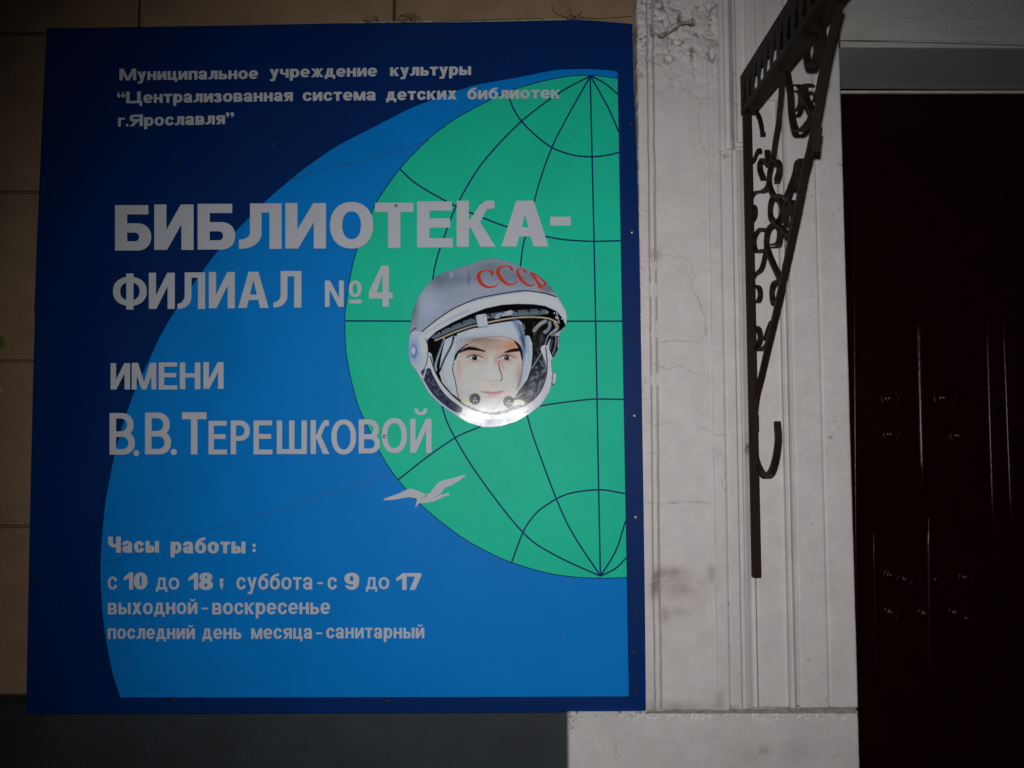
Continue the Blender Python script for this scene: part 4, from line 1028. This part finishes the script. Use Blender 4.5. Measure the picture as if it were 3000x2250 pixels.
line([(1335, 318), (1385, 328)], 10, RED, 3, n=0)
line(OUT + [OUT[0]], 5, (70, 74, 82), 4, .8, 0)

lin = (img.clip(0, 255) / 255.0) ** 2.2
lin = lin * (0.90 + 0.2 * fbm(IX, IY, 16, 411))[..., None]
lum = lin.mean(-1, keepdims=True)
alb = np.clip(lin / 0.50 * np.clip((lum / 0.40) ** 0.32, 0.22, 1.0), 0.001, 0.82) * np.array([0.94, 1.0, 1.05])
# mesh: contour of the outline over the paint grid
d0 = sdf(OUT, IX, IY); nyg, nxg = IX.shape
keep = (d0[:-1, :-1] < 0) | (d0[1:, :-1] < 0) | (d0[:-1, 1:] < 0) | (d0[1:, 1:] < 0)
# pull outside vertices of border cells back on to the outline
used = np.zeros(IX.shape, bool)
for a in (0, 1):
    for b in (0, 1): used[a:nyg - 1 + a, b:nxg - 1 + b] |= keep
PXg, PYg = IX.copy(), IY.copy()
gxx = np.gradient(d0, axis=1) / st; gyy = np.gradient(d0, axis=0) / st; gn = np.hypot(gxx, gyy) + 1e-6
o_ = used & (d0 > 0)
PXg[o_] -= (d0 * gxx / gn)[o_]; PYg[o_] -= (d0 * gyy / gn)[o_]
vid = -np.ones(IX.shape, int); vid[used] = np.arange(used.sum())
qx = 1150 + PXg[used] / SC; qy = 740 + PYg[used] / SC
YP = YF - 0.0044
# the laminated print is not flat: it bellies slightly, most near its lower edge
belly = 0.0010 * (fbm(PXg[used], PYg[used], 420, 501, 2) - .5) - 0.0026 * np.exp(-(((PXg[used] - 560) / 200) ** 2 + ((PYg[used] - 1440) / 330) ** 2))
u_ = (qx - 1500) / F; v_ = (1125 - qy) / F; dy_ = CT - v_ * ST; t_ = (YP + D) / dy_
V = np.stack([u_ * t_, YP + belly, CZ + (ST + v_ * CT) * t_], -1)
jj, ii = np.nonzero(keep)
Fq = np.stack([vid[jj, ii], vid[jj + 1, ii], vid[jj + 1, ii + 1], vid[jj, ii + 1]], -1)
me = bpy.data.meshes.new('portrait_print')
me.vertices.add(len(V)); me.vertices.foreach_set('co', V.ravel())
me.loops.add(len(Fq) * 4); me.loops.foreach_set('vertex_index', Fq.ravel().astype(np.int32))
me.polygons.add(len(Fq)); me.polygons.foreach_set('loop_start', np.arange(len(Fq), dtype=np.int32) * 4)
me.polygons.foreach_set('use_smooth', np.ones(len(Fq), bool))
me.update(calc_edges=True); me.validate()
ca = me.color_attributes.new('paint', 'FLOAT_COLOR', 'POINT')
cc = np.ones((len(V), 4)); cc[:, :3] = alb[used]; ca.data.foreach_set('color', cc.ravel())
po = link('portrait_print', me, M['print'], sign)
po['label'] = 'glossy cut-out print of a person in a white space helmet with red letters'
plate('print_backing', [(1150 + a / SC, 740 + b / SC) for a, b in OUT], YF - .0032, .001, M['letter_edge'], sign)

# ------------------------------------------------------------------ wrought iron bracket
XK = PX(2205, 700, 0.545)[0]
YW = -0.052
brk = empty('iron_bracket', (XK, YW, PX(2200, 1690, XK)[2] if False else P(2214, 1690, YW)[2]), 'black wrought iron canopy bracket with scrolls, standing out from the white pilaster', 'bracket')
def bar(name, pix, w=0.0125, th=0.0045, n=7, X=None, m=None, closed=False, ws=None):
    """flat iron bar bent in the plane at right angles to the wall; w = width across, along x"""
    X = XK if X is None else X
    pts = [Vector(PX(a, b, X)) for a, b in pix]
    if len(pts) > 2: pts = [Vector(tuple(p)) for p in smooth_pts([tuple(p) for p in pts], n, closed)]
    v = []; f = []; L = len(pts)
    for i, p in enumerate(pts):
        a = pts[(i - 1) % L] if closed else pts[max(i - 1, 0)]; b = pts[(i + 1) % L] if closed else pts[min(i + 1, L - 1)]
        t = (b - a).normalized(); nn = Vector((0, -t.z, t.y)) * th / 2
        ww = w / 2 + rnd.uniform(-.0002, .0002)
        for dx, s_ in ((-ww, -1), (ww, -1), (ww, 1), (-ww, 1)):
            v.append((p.x + dx, p.y + s_ * nn.y, p.z + s_ * nn.z))
    for i in range(L if closed else L - 1):
        j = (i + 1) % L
        for k in range(4): f.append((4 * i + k, 4 * i + (k + 1) % 4, 4 * j + (k + 1) % 4, 4 * j + k))
    if not closed: f += [(3, 2, 1, 0), tuple(4 * (L - 1) + k for k in range(4))]
    return mesh(name, v, f, m or M['iron'], brk)
# upright against the pilaster
zt_ = P(2180, 240, YW)[2]; zb2 = P(2214, 1690, YW)[2]
pw = 0.019; xc = P(2198, 690, YW - .004)[0]
ptop = P(2184, 300, YW)[0]
box('upright', XK - .0185, XK + .0005, YW - .014, YW + .001, zb2, zt_, M['iron'], brk, bev=.0015)
bar('stay', [(2462, 5), (2425, 163), (2401, 298), (2387, 380), (2371, 450), (2357, 508), (2340, 599), (2322, 689), (2305, 770), (2290, 843), (2269, 939), (2249, 1024), (2231, 1105), (2217, 1166), (2211, 1226), (2208, 1286), (2216, 1347), (2231, 1383), (2245, 1393), (2261, 1380), (2273, 1341), (2280, 1286), (2277, 1235)], w=.0125, th=.009)
# top beam: perforated strip with a flange
d_ = ray(2182, 338)
ztop = P(2163, 226, YW)[2]; zbot = P(2168, 335, YW)[2]
yo = -0.86
box('beam_flange', XK - .021, XK + .012, yo, YW, zbot - .003, zbot + .001, M['iron'], brk, bev=.0006)
box('top_flange', XK - .021, XK + .014, yo, YW, ztop - .002, ztop + .002, M['iron'], brk)
# comb of leaf shaped slots in the side plate
v = []; f = []
nsl = 19; pitch = (YW - yo) / nsl; hgt = ztop - zbot
def tri(name, polys, X, th, m):
    v = []; f = []
    for pg in polys:
        o = len(v); n = len(pg); v += [(X, a, b) for a, b in pg] + [(X + th, a, b) for a, b in pg]
        f.append(tuple(o + k for k in range(n))); f.append(tuple(o + n + k for k in range(n))[::-1])
        for k in range(n): f.append((o + k, o + (k + 1) % n, o + n + (k + 1) % n, o + n + k))
    return mesh(name, v, f, m, brk)
for k in range(nsl):
    y1_ = YW - k * pitch; y0_ = y1_ - pitch; h_ = hgt
    a = .0025
    ye = y1_ - pitch * .42
    # solid tooth between two slanted leaf openings
    tooth = [(y1_, zbot), (y1_ - pitch * .26, zbot + h_ * .04), (y1_ - pitch * .46, zbot + h_ * .22), (y1_ - pitch * .34, zbot + h_ * .30), (y1_ - pitch * .60, zbot + h_ * .44), (y1_ - pitch * .46, zbot + h_ * .50), (y1_ - pitch * .74, zbot + h_ * .66), (y1_ - pitch * .98, zbot + h_ * .80), (y1_, zbot + h_ * .80)]
    tri('leaf_tooth', [tooth], XK - .021, .002, M['iron'])
box('beam_rail', XK - .0212, XK - .019, yo, YW, zbot + hgt * .76, ztop, M['iron'], brk)
box('beam_rail', XK - .0214, XK - .0188, yo, YW, zbot, zbot + hgt * .12, M['iron'], brk)
box('inner_plate', XK + .006, XK + .008, yo, YW - .20, zbot + .002, ztop - .003, M['iron'], brk)
box('inner_plate', XK - .0185, XK - .0165, YW - .1995, YW, zbot + hgt * .52, ztop - .003, M['iron'], brk)
# scrolls
SCR = [
 ('scroll', [(2214, 325), (2225, 345), (2232, 375), (2234, 394), (2238, 390)], .009),
 ('scroll', [(2292, 215), (2289, 271), (2282, 353), (2273, 407), (2266, 454), (2260, 480), (2254, 517), (2256, 545), (2268, 572), (2284, 583), (2292, 608), (2288, 635), (2274, 648), (2259, 635), (2257, 608), (2262, 583), (2272, 572)], .0105),
 ('scroll', [(2306, 211), (2316, 271), (2319, 325), (2328, 372), (2342, 384), (2364, 365), (2380, 331), (2362, 288), (2358, 256), (2366, 248), (2378, 254)], .013),
 ('scroll', [(2336, 325), (2345, 306), (2347, 271), (2341, 252), (2330, 250)], .010),
 ('scroll', [(2404, 66), (2412, 108), (2412, 190), (2400, 260), (2388, 300)], .012),
 ('scroll', [(2400, 66), (2382, 80), (2366, 110), (2362, 150), (2370, 186), (2384, 186), (2394, 150), (2392, 110), (2384, 100)], .013),
 ('scroll', [(2188, 474), (2198, 480), (2208, 472), (2217, 451), (2224, 437), (2228, 446)], .008),
 ('scroll', [(2248, 440), (2250, 462), (2254, 482), (2237, 466), (2227, 480), (2228, 500), (2237, 523)], .012),
 ('scroll', [(2258, 485), (2268, 470), (2280, 476), (2284, 496), (2276, 528)], .012),
 ('scroll', [(2254, 520), (2250, 545), (2236, 559), (2216, 563), (2204, 574), (2198, 600)], .0105),
 ('scroll', [(2278, 571), (2292, 577), (2306, 573), (2318, 545), (2331, 508), (2337, 478), (2350, 467)], .0125),
 ('scroll', [(2350, 467), (2341, 498), (2343, 530), (2337, 548)], .012),
 ('scroll', [(2199, 600), (2211, 607), (2213, 630), (2204, 650), (2194, 655)], .010),
 ('scroll', [(2304, 655), (2302, 625), (2304, 600), (2313, 588), (2324, 596), (2328, 620)], .012),
 ('scroll', [(2318, 599), (2325, 635), (2320, 671), (2312, 690), (2292, 668), (2272, 652)], .0115),
 ('scroll', [(2272, 652), (2284, 665), (2285, 690), (2280, 712), (2264, 717)], .012),
 ('scroll', [(2270, 652), (2252, 672), (2246, 710), (2254, 742), (2270, 780), (2289, 816)], .0115),
 ('scroll', [(2250, 674), (2228, 671), (2212, 693), (2211, 722), (2219, 737), (2235, 732)], .010),
 ('scroll', [(2246, 712), (2242, 746), (2231, 787), (2211, 807), (2204, 828), (2209, 838)], .010),
 ('scroll', [(2206, 836), (2222, 841), (2228, 860), (2222, 882), (2206, 886)], .011),
 ('scroll', [(2286, 820), (2268, 830), (2262, 855), (2266, 882), (2278, 884), (2282, 870)], .011),
 ('scroll', [(2206, 956), (2221, 962), (2228, 988), (2220, 1014), (2208, 1018)], .012),
 ('scroll', [(2206, 1016), (2223, 1025), (2243, 1014), (2252, 992), (2258, 962)], .010),
 ('scroll', [(2262, 942), (2252, 965), (2244, 992)], .011),
 ('tie_plate', [(2398, 372), (2394, 410), (2391, 444)], .014),
]
for nme, pts, w in SCR: bar(nme, pts, w=w, th=.0042)
tri('rust_patch', [[(YW - .0145, P(2214, 1265, YW)[2]), (YW - .0145, P(2214, 1215, YW)[2]), (YW - .001, P(2214, 1225, YW)[2]), (YW - .001, P(2214, 1260, YW)[2])]], XK + .0006, .001, M['rust'])
# end piece at the outer end of the beam
box('end_plate', XK - .021, XK + .014, yo - .002, yo, zbot - .003, ztop + .002, M['iron'], brk)
